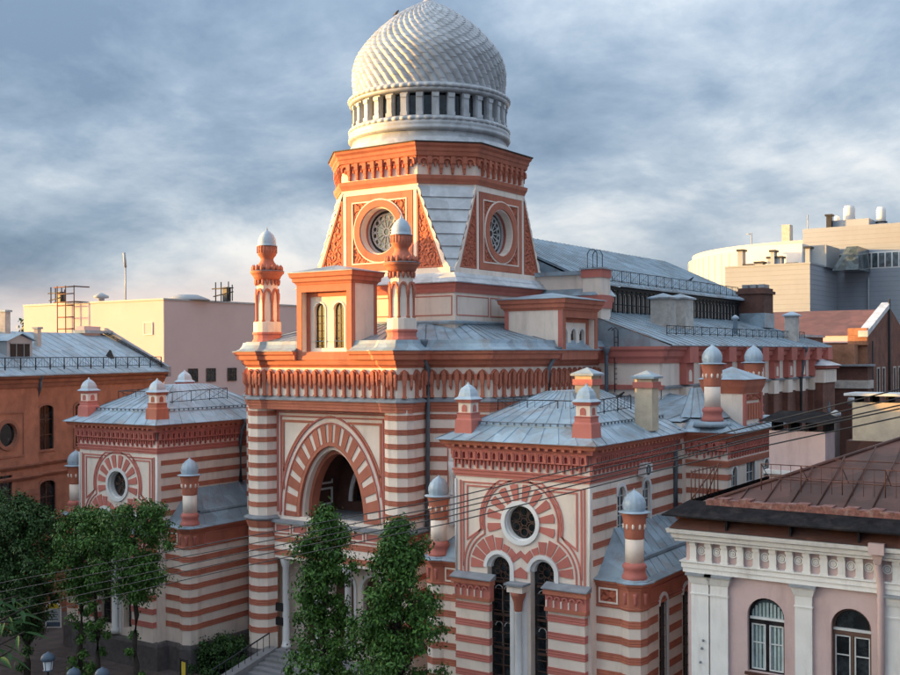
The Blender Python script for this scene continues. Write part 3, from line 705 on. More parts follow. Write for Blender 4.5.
# ---- square base under the tower
TC = (0.32, 15.4)
def sqr(h): return [(TC[0] - h, TC[1] - h), (TC[0] + h, TC[1] - h), (TC[0] + h, TC[1] + h), (TC[0] - h, TC[1] + h)]
TB = B().prism(sqr(6.75), 23.6, 27.5, True).obj('tower_base', 'cream', SYN)
B().sweep(sqr(6.75), [(0, 24.7), (0.16, 24.7), (0.2, 24.86), (0.0, 24.95)], True).obj('base_ledge', 'roof', TB)
B().sweep(sqr(6.75), [(0, 26.85), (0.1, 26.85), (0.16, 27.1), (0.3, 27.3), (0.34, 27.497), (0, 27.497)], True).obj('base_cornice', 'pinkred', TB)
B().sweep(sqr(6.75), [(-0.6, 27.5), (0.55, 27.5), (0.57, 27.56), (0.25, 27.85), (0.22, 27.95), (0.12, 27.98), (-0.1, 28.22), (-0.6, 28.22)], True).obj('base_flashing', 'roof_light', TB)
for i in range(4):
    s4 = sqr(6.75); f = Fr(s4[i], s4[(i + 1) % 4])
    for u0, u1 in ((0.25, 4.3), (4.6, 8.9), (9.2, 13.25)):
        B().ribbon(f, [(u0, 25.3), (u1, 25.3), (u1, 26.6), (u0, 26.6)], 0.07, -0.01, 0.03, True).obj('base_panel', 'pinkred', TB)

# ---- octagonal tower with round windows
TA = 6.32; bT = 3.36; bB = 6.1; z0T, z1T = 28.2, 34.55
TW = B()
for i in range(4):
    s4 = sqr(TA); f = Fr(s4[i], s4[(i + 1) % 4]); c = TA
    TW.plate(f, [(c - bB, z0T), (c + bB, z0T), (c + bT, z1T), (c - bT, z1T)], [circ(c, 31.5, 1.72, 32)], 0.0, 0.85)
TW = TW.obj('tower_wall', 'pinkred', SYN)
for i in range(4):
    s4 = sqr(TA); f = Fr(s4[i], s4[(i + 1) % 4]); c = TA
    nm = TW
    # cream edging
    B().fbox(f, c - bB - .05, c + bB + .05, -0.2, 0.10, z0T, z0T + 0.42).obj('pale_border', 'cream', nm)
    B().fbox(f, c - bT - .1, c + bT + .1, -0.1, 0.06, z1T - 0.35, z1T + .1).obj('pale_border', 'cream', nm)
    for sg in (-1, 1):
        B().fbox(f, min(c + sg * 3.05, c + sg * 3.32), max(c + sg * 3.05, c + sg * 3.32), -0.1, 0.055, z0T + .43, z1T - .36).obj('pale_border', 'cream', nm)
        # wavy outer edging of the triangular panels
        n_ = 8; pts = []
        for k in range(n_ * 6 + 1):
            t = k / (n_ * 6); z = z0T + 0.2 + t * (z1T - z0T - .3); e = bB + (bT - bB) * t ** 0.85 + 0.05 + 0.13 * abs(math.sin(t * n_ * math.pi))
            pts.append((c + sg * (e - 0.02), z))
        inn = [(c + sg * (bB - 0.40 + (bT - .12 - bB + 0.2) * k / 12), z0T + 0.2 + (z1T - z0T - .3) * k / 12) for k in range(12, -1, -1)]
        q = pts + inn
        eb = B(); nn = len(pts); ii = [(c + sg * (bB - 0.42 + (bT - .05 - bB + 0.42) * (k / (nn - 1))), p[1]) for k, p in enumerate(pts)]
        vs = [f.p(u, 0.09, z) for u, z in pts] + [f.p(u, 0.09, z) for u, z in ii] + [f.p(u, -0.35, z) for u, z in pts]
        fs = [(k, k + 1, nn + k + 1, nn + k) for k in range(nn - 1)] + [(k, 2 * nn + k, 2 * nn + k + 1, k + 1) for k in range(nn - 1)]
        eb.add(vs, fs).obj('scalloped_edge', 'cream', nm)
        tri = [(c + sg * 3.42, z0T + .5), (c + sg * 5.45, z0T + .5), (c + sg * 3.50, z1T - .75), (c + sg * 3.42, z1T - .75)]
        if sg < 0: tri = tri[::-1]
        B().slab2(f, tri, -0.05, 0.035).obj('relief_panel', 'relief', nm)
        B().ribbon(f, [(c + sg * 3.42, z0T + .5), (c + sg * 5.45, z0T + .5), (c + sg * 3.50, z1T - .7), (c + sg * 3.42, z1T - .7)], 0.10, -0.02, 0.08, True).obj('panel_border', 'red', nm)
    # square panel round the window
    B().ribbon(f, [(c - 2.72, z0T + .72), (c + 2.72, z0T + .72), (c + 2.72, z1T - .62), (c - 2.72, z1T - .62)], 0.5, -0.05, 0.07, True).obj('panel_border', 'red', nm)
    B().ribbon(f, [(c - 2.44, z0T + 1.0), (c + 2.44, z0T + 1.0), (c + 2.44, z1T - .9), (c - 2.44, z1T - .9)], 0.09, -0.05, 0.10, True).obj('pale_line', 'cream', nm)
    B().plate(f, [(c - 2.40, z0T + 1.05), (c + 2.40, z0T + 1.05), (c + 2.40, z1T - .95), (c - 2.40, z1T - .95)], [circ(c, 31.5, 2.2, 32)], 0.03, 0.0).obj('spandrel_relief', 'relief', nm)
    B().ribbon(f, circ(c, 31.5, 2.27, 36), 0.10, -0.02, 0.11, True).obj('pale_ring', 'cream', nm)
    B().ribbon(f, circ(c, 31.5, 1.97, 36), 0.50, -0.05, 0.16, True).obj('window_ring', 'red', nm)
    B().ribbon(f, circ(c, 31.5, 1.68, 36), 0.10, -0.5, 0.05, True).obj('reveal_ring', 'cream', nm)
    wn = B().slab2(f, circ(c, 31.5, 1.75, 32), -0.95, -0.88).obj('round_window', 'glass', SYN)
    g = B(); g.ribbon(f, circ(c, 31.5, 0.28, 12), 0.08, -0.88, -0.8, True); g.ribbon(f, circ(c, 31.5, 1.3, 30), 0.05, -0.88, -0.8, True); g.ribbon(f, circ(c, 31.5, 1.62, 30), 0.14, -0.88, -0.76, True)
    for k in range(14):
        a = 2 * math.pi * k / 14; g.ribbon(f, [(c + .28 * math.cos(a), 31.5 + .28 * math.sin(a)), (c + 1.3 * math.cos(a), 31.5 + 1.3 * math.sin(a))], 0.06, -0.88, -0.81)
        a += math.pi / 14; g.ribbon(f, circ(c + 1.08 * math.cos(a), 31.5 + 1.08 * math.sin(a), 0.2, 8), 0.045, -0.88, -0.81, True)
    g.obj('rosette_tracery', 'sash_white', wn)
    # chamfer between this face and the next: metal-clad battered slope in overlapping courses
    f2 = Fr(s4[(i + 1) % 4], s4[(i + 2) % 4]); nc = 7
    for k in range(nc):
        t0, t1 = k / nc, (k + 1) / nc
        def cp(t, out):
            e = bB + (bT - bB) * t; z = z0T + 0.15 + (z1T - z0T - .15) * t
            a = Vector(f.p(c + e, 0, z)); b_ = Vector(f2.p(c - e, 0, z)); nn_ = Vector((f.n.x + f2.n.x, f.n.y + f2.n.y, 0)).normalized() * out
            return a + nn_, b_ + nn_
        a0_, b0_ = cp(t0, 0.10); a1_, b1_ = cp(t1, 0.0); a2_, b2_ = cp(t0, 0.0)
        B().add([tuple(v) for v in (a0_, b0_, b1_, a1_, a2_, b2_)], [(0, 1, 2, 3), (4, 5, 1, 0)]).obj('metal_course', 'roof_light', TW)
# tower frieze and cornice
def octo(a, b): return [(TC[0] + x, TC[1] + y) for x, y in ((-b, -a), (b, -a), (a, -b), (a, b), (b, a), (-b, a), (-a, b), (-a, -b))]
OC = octo(6.30, 3.36)
TF = B().sweep(OC, [(-1.0, 34.4), (0.05, 34.4), (0.05, 37.2), (-1.0, 37.2)], True).obj('tower_frieze', 'cream', SYN)
B().sweep(OC, [(0.0, 34.62), (0.14, 34.62), (0.18, 34.75), (0.30, 34.95), (0.34, 35.2), (0.0, 35.26)], True).obj('tower_string_course', 'red', TF)
B().sweep(OC, [(0.0, 36.55), (0.30, 36.55), (0.36, 36.8), (0.44, 36.9), (0.46, 37.1), (0.62, 37.25), (0.66, 37.42), (0.0, 37.42)], True).obj('tower_cornice', 'red', TF)
B().sweep(OC, [(-2.0, 37.424), (0.74, 37.424), (0.75, 37.50), (-2.0, 37.62)], True).obj('cornice_flashing', 'dark', TF)
def tcorb():
    f = Fr((0, 0), (1, 0)); b = B()
    b.fbox(f, -0.16, 0.16, 0, 0.34, 36.0, 36.5); b.fbox(f, -0.14, 0.14, 0, 0.28, 35.66, 36.0, .03); b.fbox(f, -0.10, 0.10, 0, 0.22, 35.3, 35.66, .03)
    return b.mesh('corbel', 'red')
def tarch():
    f = Fr((0, 0), (1, 0)); b = B()
    b.fbox(f, -0.39, 0.39, 0, 0.14, 36.08, 36.56); b.ribbon(f, [(-.27, 35.95)] + list(reversed(arc(0, 36.12, 0.27, 0, math.pi, 8))) + [(.27, 35.95)], 0.12, 0, 0.27); b.fbox(f, -0.075, 0.075, 0, 0.2, 35.82, 36.12, .03)
    return b.mesh('niche_arch', 'red')
TCM, TAM = tcorb(), tarch()
for i in range(8):
    f = Fr(OC[i], OC[(i + 1) % 8]); n = 9 if f.len > 5 else 5; st = f.len / n
    for k in range(n):
        rz = math.atan2(f.u.y, f.u.x)
        inst('niche_arch', TAM, TF, f.p(st * (k + .5), 0.05, 0), rz, sx=st / 0.76)
        if k: inst('corbel', TCM, TF, f.p(st * k, 0.05, 0), rz)

# ---- drum and dome
DM = B().lathe([(6.4, 37.55), (6.32, 37.75), (6.14, 38.1), (6.1, 38.16), (5.98, 38.2), (5.88, 38.65), (5.85, 38.90)], 72, TC).obj('dome_base', 'dome', SYN)
B().lathe([(5.86, 38.60), (6.12, 38.65), (6.2, 38.75), (6.2, 38.90), (6.12, 38.98), (6.16, 39.08), (6.16, 39.25), (6.02, 39.45), (5.95, 39.65), (5.9, 39.70), (4.9, 39.70)], 72, TC).obj('drum_cornice', 'dome', DM)
B().lathe([(5.36, 39.60), (5.36, 41.70)], 60, TC).obj('drum_glazing', 'glass', DM)
nw = 32
pm = B(); f0 = Fr((0, 0), (1, 0))
pm.fbox(f0, -0.27, 0.27, -0.42, 0.0, 39.65, 41.45); pm.fbox(f0, -0.2, 0.2, 0.0, 0.10, 39.95, 41.00); pm.fbox(f0, -0.26, 0.26, 0.0, 0.16, 39.69, 39.95); pm.fbox(f0, -0.26, 0.26, 0.0, 0.17, 41.00, 41.28, .04)
pm = pm.mesh('drum_pier', 'dome')
for k in range(nw):
    a = 2 * math.pi * (k + .5) / nw
    inst('drum_pier', pm, DM, (TC[0] + 5.82 * math.cos(a), TC[1] + 5.82 * math.sin(a), 0), a + math.pi / 2)
for k in range(nw):
    a = 2 * math.pi * k / nw
    o_ = inst('drum_window', bpy.data.meshes['drum_win'] if 'drum_win' in bpy.data.meshes else B().fbox(f0, -0.06 - .25, 0.31, -0.03, 0, 39.80, 41.20).fbox(f0, -0.02, 0.02, 0, 0.03, 39.80, 41.20).fbox(f0, -0.31, 0.31, 0, 0.03, 40.45, 40.49).mesh('drum_win', 'glass'), DM, (TC[0] + 5.46 * math.cos(a), TC[1] + 5.46 * math.sin(a), 0), a + math.pi / 2)
B().lathe([(4.9, 41.40), (5.95, 41.40), (6.1, 41.48), (6.12, 41.65), (6.02, 41.70), (6.06, 41.82), (6.06, 42.00), (5.9, 42.08), (5.6, 42.15)], 72, TC).obj('drum_architrave', 'dome', DM)
B().lobed([(5.95, 39.30, 0), (6.12, 39.34, 1), (6.16, 39.48, 1), (6.08, 39.62, 1), (5.85, 39.72, 0)], 64 * 6, 64, .11, TC).obj('bead_ring', 'dome', DM)
B().lobed([(5.9, 41.65, 0), (6.14, 41.68, 1), (6.2, 41.82, 1), (6.1, 41.96, 1), (5.75, 42.10, 0)], 64 * 6, 64, .11, TC).obj('bead_ring', 'dome', DM)
# the dome: spiral ribs of overlapping metal scales
DP = [(0, 5.62, 42.05), (.08, 5.72, 42.9), (.18, 5.77, 43.8), (.28, 5.66, 44.6), (.38, 5.42, 45.25), (.5, 4.86, 46.05), (.64, 3.98, 47.08), (.77, 2.88, 48.03), (.88, 1.75, 48.85), (.95, .92, 49.35), (1.0, .35, 49.66)]
def dome_r(t):  # t 0..1 from springing to crown
    for (a, r0, z0), (b, r1, z1) in zip(DP[:-1], DP[1:]):
        if t <= b:
            k = (t - a) / (b - a); return r0 + (r1 - r0) * k, z0 + (z1 - z0) * k
    return DP[-1][1:]
prof = [dome_r(i / 40) for i in range(40)] + [(0.3, 49.7)]
DB = B().lathe(prof, 64, TC).obj('dome_shell', 'dome', SYN)
nr = 54; rows = 15
def rib(k0):
    b = B()
    for j in range(-1, rows):
        ta, tb = max(0, (j + (k0 % 2) * .5) / rows * 0.97), min(.97, (j + 1 + (k0 % 2) * .5) / rows * 0.97)
        if tb - ta < .005: continue
        quad = []
        for t, lift in ((ta, 0.185), (tb, 0.145)):
            r, z = dome_r(t); tw = -t * 1.2
            w = 2 * math.pi / nr
            for s_, l in ((0.0, 0.0), (0.28, 0.75), (0.5, 1.0), (0.72, 0.75), (1.0, 0.0)):
                a = (k0 + s_) * w + tw
                rr = r + lift * l * min(1, r / 2.2) + 0.006 * (lift > .16)
                quad.append((TC[0] + rr * math.cos(a), TC[1] + rr * math.sin(a), z))
        r, z = dome_r(ta); tw = -ta * 1.2; w = 2 * math.pi / nr
        for s_ in (0.0, 0.28, 0.5, 0.72, 1.0):
            a = (k0 + s_) * w + tw; quad.append((TC[0] + r * .99 * math.cos(a), TC[1] + r * .99 * math.sin(a), z))
        b.add(quad, [(i, i + 1, 6 + i, 5 + i) for i in range(4)], True)
        b.add(quad[:5] + quad[10:], [(i, i + 1, 6 + i, 5 + i) for i in range(4)], False)
    return b
for k in range(nr): rib(k).obj('scale_rib', 'dome', DB)
B().lathe([(.95, 49.28), (.62, 49.52), (.4, 49.7), (.22, 49.95), (.34, 50.2), (.22, 50.45), (.08, 50.7), (.05, 52.2), (0, 52.25)], 20, TC).obj('finial', 'dome', DB)

# ---- wings
def small_turret(x, y, parent, zb=10.45):
    """ribbed onion-capped turret: pink base ring, cream shaft, red capital, blue-grey dome"""
    T = B().lathe([(0.50, zb + 0.9), (0.50, zb + 2.3)], 16, (x, y), True).obj('turret', 'cream', parent)
    B().lathe([(0.68, zb), (0.68, zb + .2), (0.6, zb + .3), (0.58, zb + .55), (0.66, zb + .66), (0.62, zb + .8), (0.51, zb + .92)], 16, (x, y)).obj('turret_base', 'pinkred', T)
    B().lathe([(0.51, zb + 2.2), (0.53, zb + 2.25), (0.54, zb + 2.65), (0.60, zb + 2.9), (0.62, zb + 3.25), (0.70, zb + 3.5), (0.74, zb + 3.58), (0.5, zb + 3.6)], 16, (x, y)).obj('turret_capital', 'red', T)
    for k in range(10):
        a = k * math.pi / 5
        B().lathe([(0.02, zb + 2.72), (0.07, zb + 2.78), (0.085, zb + 2.95), (0.02, zb + 3.05)], 6, (x + .57 * math.cos(a), y + .57 * math.sin(a))).obj('capital_stud', 'cream', T)
    B().lathe([(0.86, zb + 3.602), (0.88, zb + 3.64), (0.56, zb + 3.70), (0.5, zb + 3.70)], 20, (x, y)).obj('turret_collar', 'turret_dome', T)
    d = B(); n = 36; pr = [(0.55, 3.70), (0.615, 3.9), (0.60, 4.15), (0.50, 4.4), (0.33, 4.6), (0.15, 4.72), (0.05, 4.8), (0.0, 4.92)]
    vs = []; fs = []
    for r, z in pr:
        for i in range(n):
            a = 2 * math.pi * i / n; rr = r * (1 + 0.045 * (1 if i % 3 == 0 else -0.6)); vs.append((x + rr * math.cos(a), y + rr * math.sin(a), zb + z))
    for j in range(len(pr) - 1):
        for i in range(n): fs.append((j * n + i, j * n + (i + 1) % n, (j + 1) * n + (i + 1) % n, (j + 1) * n + i))
    d.add(vs, fs, True).obj('onion_cap', 'turret_dome', T)
    return T

def roof_turret(x, y, z, parent, hot='pinkred'):
    """square chimney-like turret with arched niches and a domed cap"""
    s = 0.46; k_ = .8
    sq4 = lambda h: [(x - h, y - h), (x + h, y - h), (x + h, y + h), (x - h, y + h)]
    T = B().prism(sq4(s - .04), z - 0.6, z + k_ * 1.75).obj('roof_turret', 'cream', parent)
    B().sweep(sq4(s), [(-.1, z - .6), (0.14, z - .6), (0.10, z + k_ * 0.3), (0.02, z + k_ * .42), (0.02, z + k_ * 0.72), (0.06, z + k_ * .8), (-.1, z + k_ * .85)], True).obj('turret_base', hot, T)
    B().sweep(sq4(s), [(-.1, z + k_ * 1.55), (0.03, z + k_ * 1.55), (0.12, z + k_ * 1.78), (-.1, z + k_ * 1.78)], True).obj('turret_cornice', hot, T)
    for i in range(4):
        q = sq4(s - .04); f = Fr(q[i], q[(i + 1) % 4]); c = f.len / 2
        B().slab2(f, round_arch(c, z + k_ * .9, 0.17, z + k_ * 1.2, 8), -0.05, 0.03).obj('niche', hot, T)
    b = B(); A = [(px, py, z + k_ * 1.783) for px, py in sq4(s + .28)]; n = 8
    levels = [(s + .2, 1.783), (s + .2, 1.82), (s - .0, 2.0), (s - .03, 2.25), (s - .12, 2.55), (s - .27, 2.76), (0.08, 2.86), (0.02, 3.05)]
    vs = []; fs = []
    for h, dz in levels:
        for k in range(8):
            a = math.pi / 4 * k + math.pi / 4
            if k % 2 == 0: vs.append((x + h * math.sqrt(2) * math.cos(a) * .93, y + h * math.sqrt(2) * math.sin(a) * .93, z + k_ * dz))
            else: vs.append((x + h * math.cos(a), y + h * math.sin(a), z + k_ * dz))
    for j in range(len(levels) - 1):
        for k in range(8): fs.append((j * 8 + k, j * 8 + (k + 1) % 8, (j + 1) * 8 + (k + 1) % 8, (j + 1) * 8 + k))
    fs.append(tuple(range(7, -1, -1)))
    b.add(vs, fs).obj('turret_cap', 'turret_dome', T)
    return T

def wing_corb():
    f = Fr((0, 0), (1, 0)); b = B()
    b.plate(f, [(-0.235, 16.55), (0.235, 16.55), (0.235, 17.12), (-0.235, 17.12)], [[(-.09, 16.62), (.09, 16.62), (.09, 16.9), (0, 17.0), (-.09, 16.9)]], 0.30, 0.22)
    b.fbox(f, -0.235, 0.235, 0.0, 0.10, 16.55, 17.12)
    b.add([f.p(-.235, .3, 16.55), f.p(.235, .3, 16.55), f.p(.235, 0, 16.45), f.p(-.235, 0, 16.45)], [(0, 1, 2, 3)])
    b.ribbon(f, [(-0.20, 16.6), (-0.20, 17.06), (0.20, 17.06), (0.20, 16.75)], 0.05, 0.29, 0.35)
    b.add([f.p(-.235, .3, 16.55), f.p(-.235, .3, 17.12), f.p(-.235, 0, 17.12), f.p(-.235, 0, 16.5), f.p(.235, .3, 16.55), f.p(.235, .3, 17.12), f.p(.235, 0, 17.12), f.p(.235, 0, 16.5)], [(0, 1, 2, 3), (4, 7, 6, 5)])
    for u, zb_ in ((-0.235, 16.02), (0.0, 16.22)):
        b.fbox(f, u - .045, u + .045, 0, 0.16, zb_ + .1, 16.56); b.fbox(f, u - .06, u + .06, 0, 0.12, zb_, zb_ + .12, .03)
    return b.mesh('bracket', 'pinkred')
WCM = wing_corb()

def red_rail(pts, z, parent, h=1.0):
    """roof railing: posts, two rails and cross braces"""
    b = B()
    for i in range(len(pts) - 1):
        a, c = Vector(pts[i]), Vector(pts[i + 1]); n = max(1, round((c - a).length / 1.8))
        for k in range(n + 1):
            p = a.lerp(c, k / n); b.tube([p, p + Vector((0, 0, h))], 0.035, 4)
            if k < n:
                q = a.lerp(c, (k + 1) / n)
                b.tube([p + Vector((0, 0, h)), q + Vector((0, 0, h))], 0.03, 4); b.tube([p + Vector((0, 0, .12)), q + Vector((0, 0, .12))], 0.025, 4)
                b.tube([p + Vector((0, 0, .12)), q + Vector((0, 0, h))], 0.018, 4)
                for t in (.25, .5, .75):
                    m_ = p.lerp(q, t); b.tube([m_ + Vector((0, 0, .12)), m_ + Vector((0, 0, h))], 0.012, 4)
    return b.obj('roof_railing', 'iron', parent)

def seams(A, Bq, C, D, n, parent, m='roof', r=0.03, jit=0.0):
    """standing seams between edge A-B (low) and D-C (high)"""
    A, Bq, C, D = map(Vector, (A, Bq, C, D)); up = Vector((0, 0, 0.012))
    for k in range(n + 1):
        t = k / n
        a, b = A.lerp(Bq, t) + up, D.lerp(C, t) + up
        if (b - a).length > 0.3: B().tube([a, b], r, 4, smooth=False).obj('roof_seam', m, parent)

def chimney(x, y, sx, sy, z0, z1, parent, m='chimney_cream', cap='roof', band=True):
    c = B().box(x - sx, x + sx, y - sy, y + sy, z0, z1).obj('chimney', m, parent)
    if band: B().box(x - sx - .1, x + sx + .1, y - sy - .1, y + sy + .1, z1 - .55, z1 - .2).obj('chimney_band', 'pinkred', c)
    B().box(x - sx - .2, x + sx + .2, y - sy - .2, y + sy + .2, z1 + .002, z1 + .12).obj('chimney_cap', cap, c)
    B().add([(x - sx - .2, y - sy - .2, z1 + .123), (x + sx + .2, y - sy - .2, z1 + .123), (x + sx + .2, y + sy + .2, z1 + .123), (x - sx - .2, y + sy + .2, z1 + .123), (x, y, z1 + .5)], [(0, 1, 4), (1, 2, 4), (2, 3, 4), (3, 0, 4)]).obj('chimney_hood', cap, c)
    return c

def downpipe(pts, parent, r=0.13):
    o = B().tube(pts, r, 8).obj('downpipe', 'pipe', parent)
    t = pts[0]
    B().lathe([(0.14, t[2] - .35), (0.28, t[2] + .05), (0.28, t[2] + .18)], 10, (t[0], t[1])).obj('rainwater_head', 'pipe', o)
    return o

WD = 12.2   # wing depth
def wing(cx, side):
    """side +1: right-hand wing (windows on its +x flank)"""
    x0, x1 = cx - 4.33, cx + 4.33
    F = Fr((x0, 0), (x1, 0)); U = 8.66; c = U / 2
    # front wall with the three openings
    hol = [circ(c, 13.1, 1.02, 28)] + [round_arch(c + d, 2.6, 0.80, 10.42) for d in (-1.42, 1.42)]
    WW = B().plate(F, [(0, 0), (U, 0), (U, 17.2), (0, 17.2)], hol, 0, 0.5).obj('wing_front', 'cream', SYN)
    FL = Fr((x1, 0), (x1, WD)); IL = Fr((x0, WD), (x0, 0))
    wins = [(3.95, 12.45, 0.48, 14.55), (7.45, 12.45, 0.48, 14.55)] if side > 0 else []
    WS = B().plate(FL, [(0, 0), (WD, 0), (WD, 17.2), (0, 17.2)], [round_arch(u, z, h, zs) for u, z, h, zs in wins], 0, 0.16)
    WS = WS.obj('wing_flank', 'cream', SYN); WS2 = B().plate(IL, [(0, 0), (WD, 0), (WD, 17.2), (0, 17.2)], [], 0, 0).obj('wing_flank', 'cream', SYN)
    for a, b in band_tops(10.9, 15.3, 15.04, 0.915, 0.345):
        segs = [(0.35, WD)]
        if wins: segs = [(0.35, 3.3), (4.6, 6.8), (8.1, WD)] if b > 12.3 and a < 15.1 else segs
        for u0, u1 in segs:
            B().sweep([FL.p(u0, 0, 0)[:2], FL.p(u1, 0, 0)[:2]], band_profile(a, b)).obj('stripe_band', 'red', WS)
        B().sweep([IL.p(0, 0, 0)[:2], IL.p(WD - .35, 0, 0)[:2]], band_profile(a, b)).obj('stripe_band', 'red', WS2)
    for u, z, h, zs in wins:
        wn = B().slab2(FL, round_arch(u, z - .05, h + .05, zs), -0.16, -0.12).obj('window', 'glass_blue', SYN)
        B().ribbon(FL, round_arch(u, z + .04, h + .11, zs)[1:] , 0.20, -0.05, 0.07).obj('window_surround', 'white', wn)
        g = B().fbox(FL, u - .035, u + .035, -0.12, -0.07, z, zs + h)
        for q in range(4): g.fbox(FL, u - h, u + h, -0.12, -0.08, z + .35 + q * .55, z + .40 + q * .55)
        g.obj('glazing_bars', 'sash_white', wn)
        B().fbox(FL, u - h - .2, u + h + .2, -0.2, 0.12, z - .14, z - .002).obj('sill', 'ledge', wn)
    # corner beads of the front panel
    for u in (0.0, U):
        B().lathe([(0.06, 9.85), (0.06, 15.35)], 8, (x0 + u, -0.03)).obj('corner_bead', 'white', WW)
    # red line mouldings
    ln = lambda pts, wd=0.10, w=0.05, cl=False: B().ribbon(F, pts, wd, -0.01, w, cl).obj('line_moulding', 'pinkred', WW)
    ln([(0.32, 9.9), (0.32, 15.30)]); ln([(U - 0.32, 9.9), (U - 0.32, 15.30)])
    # trefoil surround: outer contours
    for rr, rl, wd in ((2.42, 0, 0.09), (2.68, 0, 0.09)):
        e = rr - 1.95
        R1 = 1.62 + e; zc = 10.42
        a_lo = [(c - 1.42 - 1.62 - e, 9.95)] + arc(c - 1.42, zc, 1.62 + e, math.pi, math.pi * 0.60, 8)
        a_up = arc(c, 13.1, 1.95 + e, math.pi * 1.12, -math.pi * 0.12, 22)
        a_hi = arc(c + 1.42, zc, 1.62 + e, math.pi * 0.40, 0, 8) + [(c + 1.42 + 1.62 + e, 9.95)]
        # clip lobes that fall inside each other
        A_ = [p for p in a_lo if (Vector(p) - Vector((c, 13.1))).length > 1.95 + e - .02]
        H_ = [p for p in a_hi if (Vector(p) - Vector((c, 13.1))).length > 1.95 + e - .02]
        U_ = [p for p in a_up if min((Vector(p) - Vector((c - 1.42, zc))).length, (Vector(p) - Vector((c + 1.42, zc))).length) > 1.62 + e - .02 or p[1] > 13.2]
        U_ = [p for p in U_ if p[1] < 15.5]
        if A_[0][0] > 0.4:
            ln(A_ + U_ + H_, wd)
        else:
            ln([p for p in A_ if p[0] > .42] + U_ + [p for p in H_ if p[0] < U - .42], wd)
    # corner panels
    for sg in (-1, 1):
        P = [(c + sg * q[0], q[1]) for q in ((3.55, 11.9), (3.55, 15.0), (1.75, 15.0), (2.45, 13.95), (2.55, 13.1), (2.5, 12.6))]
        ln(P, 0.09, 0.05, True)
        P2 = [(c + sg * q[0], q[1]) for q in ((3.82, 10.3), (3.82, 15.2), (1.2, 15.2))]
        ln(P2, 0.09, 0.05)
    # voussoirs: round window, then the two arches
    n = 16
    for k in range(n):
        if k in (10, 11, 12, 13, 14, 15): continue
        a0 = 2 * math.pi * (k - .3 - .5) / n; a1 = 2 * math.pi * (k + .3 - .5) / n
        B().slab2(F, [(c + r * math.cos(a), 13.1 + r * math.sin(a)) for r, a in ((1.27, a0), (2.17, a0), (2.22, (a0 + a1) / 2), (2.17, a1), (1.27, a1))], -0.02, 0.05).obj('voussoir', 'pinkred', WW)
    for sg in (-1, 1):
        cc = c + sg * 1.42
        for k in range(7):
            am = math.pi * (0.03 + k * 0.118) if sg > 0 else math.pi * (0.97 - k * 0.118)
            a0, a1 = am - .15, am + .15
            ro = 1.9 if k < 4 else (1.75 if k < 5 else 1.45)
            B().slab2(F, [(cc + r * math.cos(a), 10.42 + r * math.sin(a)) for r, a in ((1.06, a0), (ro, a0), (ro, a1), (1.06, a1))], -0.02, 0.05).obj('voussoir', 'pinkred', WW)
    B().slab2(F, [(c - .42, 10.0), (c + .42, 10.0), (c + .42, 10.35), (c, 10.62), (c - .42, 10.35)], -0.02, 0.05).obj('keystone', 'pinkred', WW)
    B().slab2(F, [(c, 11.55), (c - .75, 10.95), (c - .6, 10.75), (c, 11.2), (c + .6, 10.75), (c + .75, 10.95)], -0.02, 0.043).obj('keystone', 'pinkred', WW)
    # round window
    rw = B().slab2(F, circ(c, 13.1, 1.05, 28), -0.52, -0.46).obj('round_window', 'glass', SYN)
    b = B(); b.ribbon(F, circ(c, 13.1, 1.13, 32), 0.24, -0.10, 0.10, True); b.ribbon(F, circ(c, 13.1, 0.99, 32), 0.12, -0.46, -0.1, True); b.obj('window_surround', 'white', rw)
    b = B().ribbon(F, circ(c, 13.1, 0.22, 10), 0.05, -0.46, -0.4, True)
    for k in range(6):
        a = k * math.pi / 3; b.ribbon(F, [(c + .22 * math.cos(a), 13.1 + .22 * math.sin(a)), (c + .9 * math.cos(a), 13.1 + .9 * math.sin(a))], 0.05, -0.46, -0.4)
        a += math.pi / 6; b.ribbon(F, circ(c + .58 * math.cos(a), 13.1 + .58 * math.sin(a), .24, 10), 0.045, -0.46, -0.4, True)
    b.obj('rosette_tracery', 'sash', rw)
    # tall twin windows
    for sg in (-1, 1):
        cc = c + sg * 1.42
        wn = B().slab2(F, round_arch(cc, 2.5, 0.85, 10.42), -0.55, -0.5).obj('tall_window', 'glass', SYN)
        b = B().ribbon(F, round_arch(cc, 2.6, 0.90, 10.42)[1:], 0.22, -0.12, 0.10); b.ribbon(F, round_arch(cc, 2.6, 0.72, 10.42)[1:], 0.20, -0.42, -0.12); b.obj('window_surround', 'white', wn)
        b = B().ribbon(F, circ(cc, 10.35, 0.26, 10), 0.05, -0.5, -0.44, True)
        for k in range(6):
            a = k * math.pi / 3 + .5; b.ribbon(F, circ(cc + .42 * math.cos(a), 10.35 + .42 * math.sin(a), .17, 8), 0.04, -0.5, -0.44, True)
        b.fbox(F, cc - .04, cc + .04, -0.5, -0.43, 2.6, 9.75)
        for z in [2.9 + .62 * q for q in range(12)]: b.fbox(F, cc - .62, cc + .62, -0.5, -0.45, z, z + .05)
        b.fbox(F, cc - .62, cc + .62, -0.5, -0.42, 7.6, 7.74); b.fbox(F, cc - .62, cc + .62, -0.5, -0.42, 9.5, 9.62); b.fbox(F, cc - .62, cc + .62, -0.5, -0.42, 5.7, 5.84)
        b.obj('window_frame', 'sash', wn)
        b = B()
        for q in (-1, 1):
            b.ribbon(F, round_arch(cc + q * .3, 5.9, 0.24, 7.0)[1:], 0.04, -0.495, -0.465); b.ribbon(F, round_arch(cc + q * .3, 7.8, 0.24, 9.1)[1:], 0.04, -0.495, -0.465)
        b.obj('inner_sashes', 'sash_white', wn)
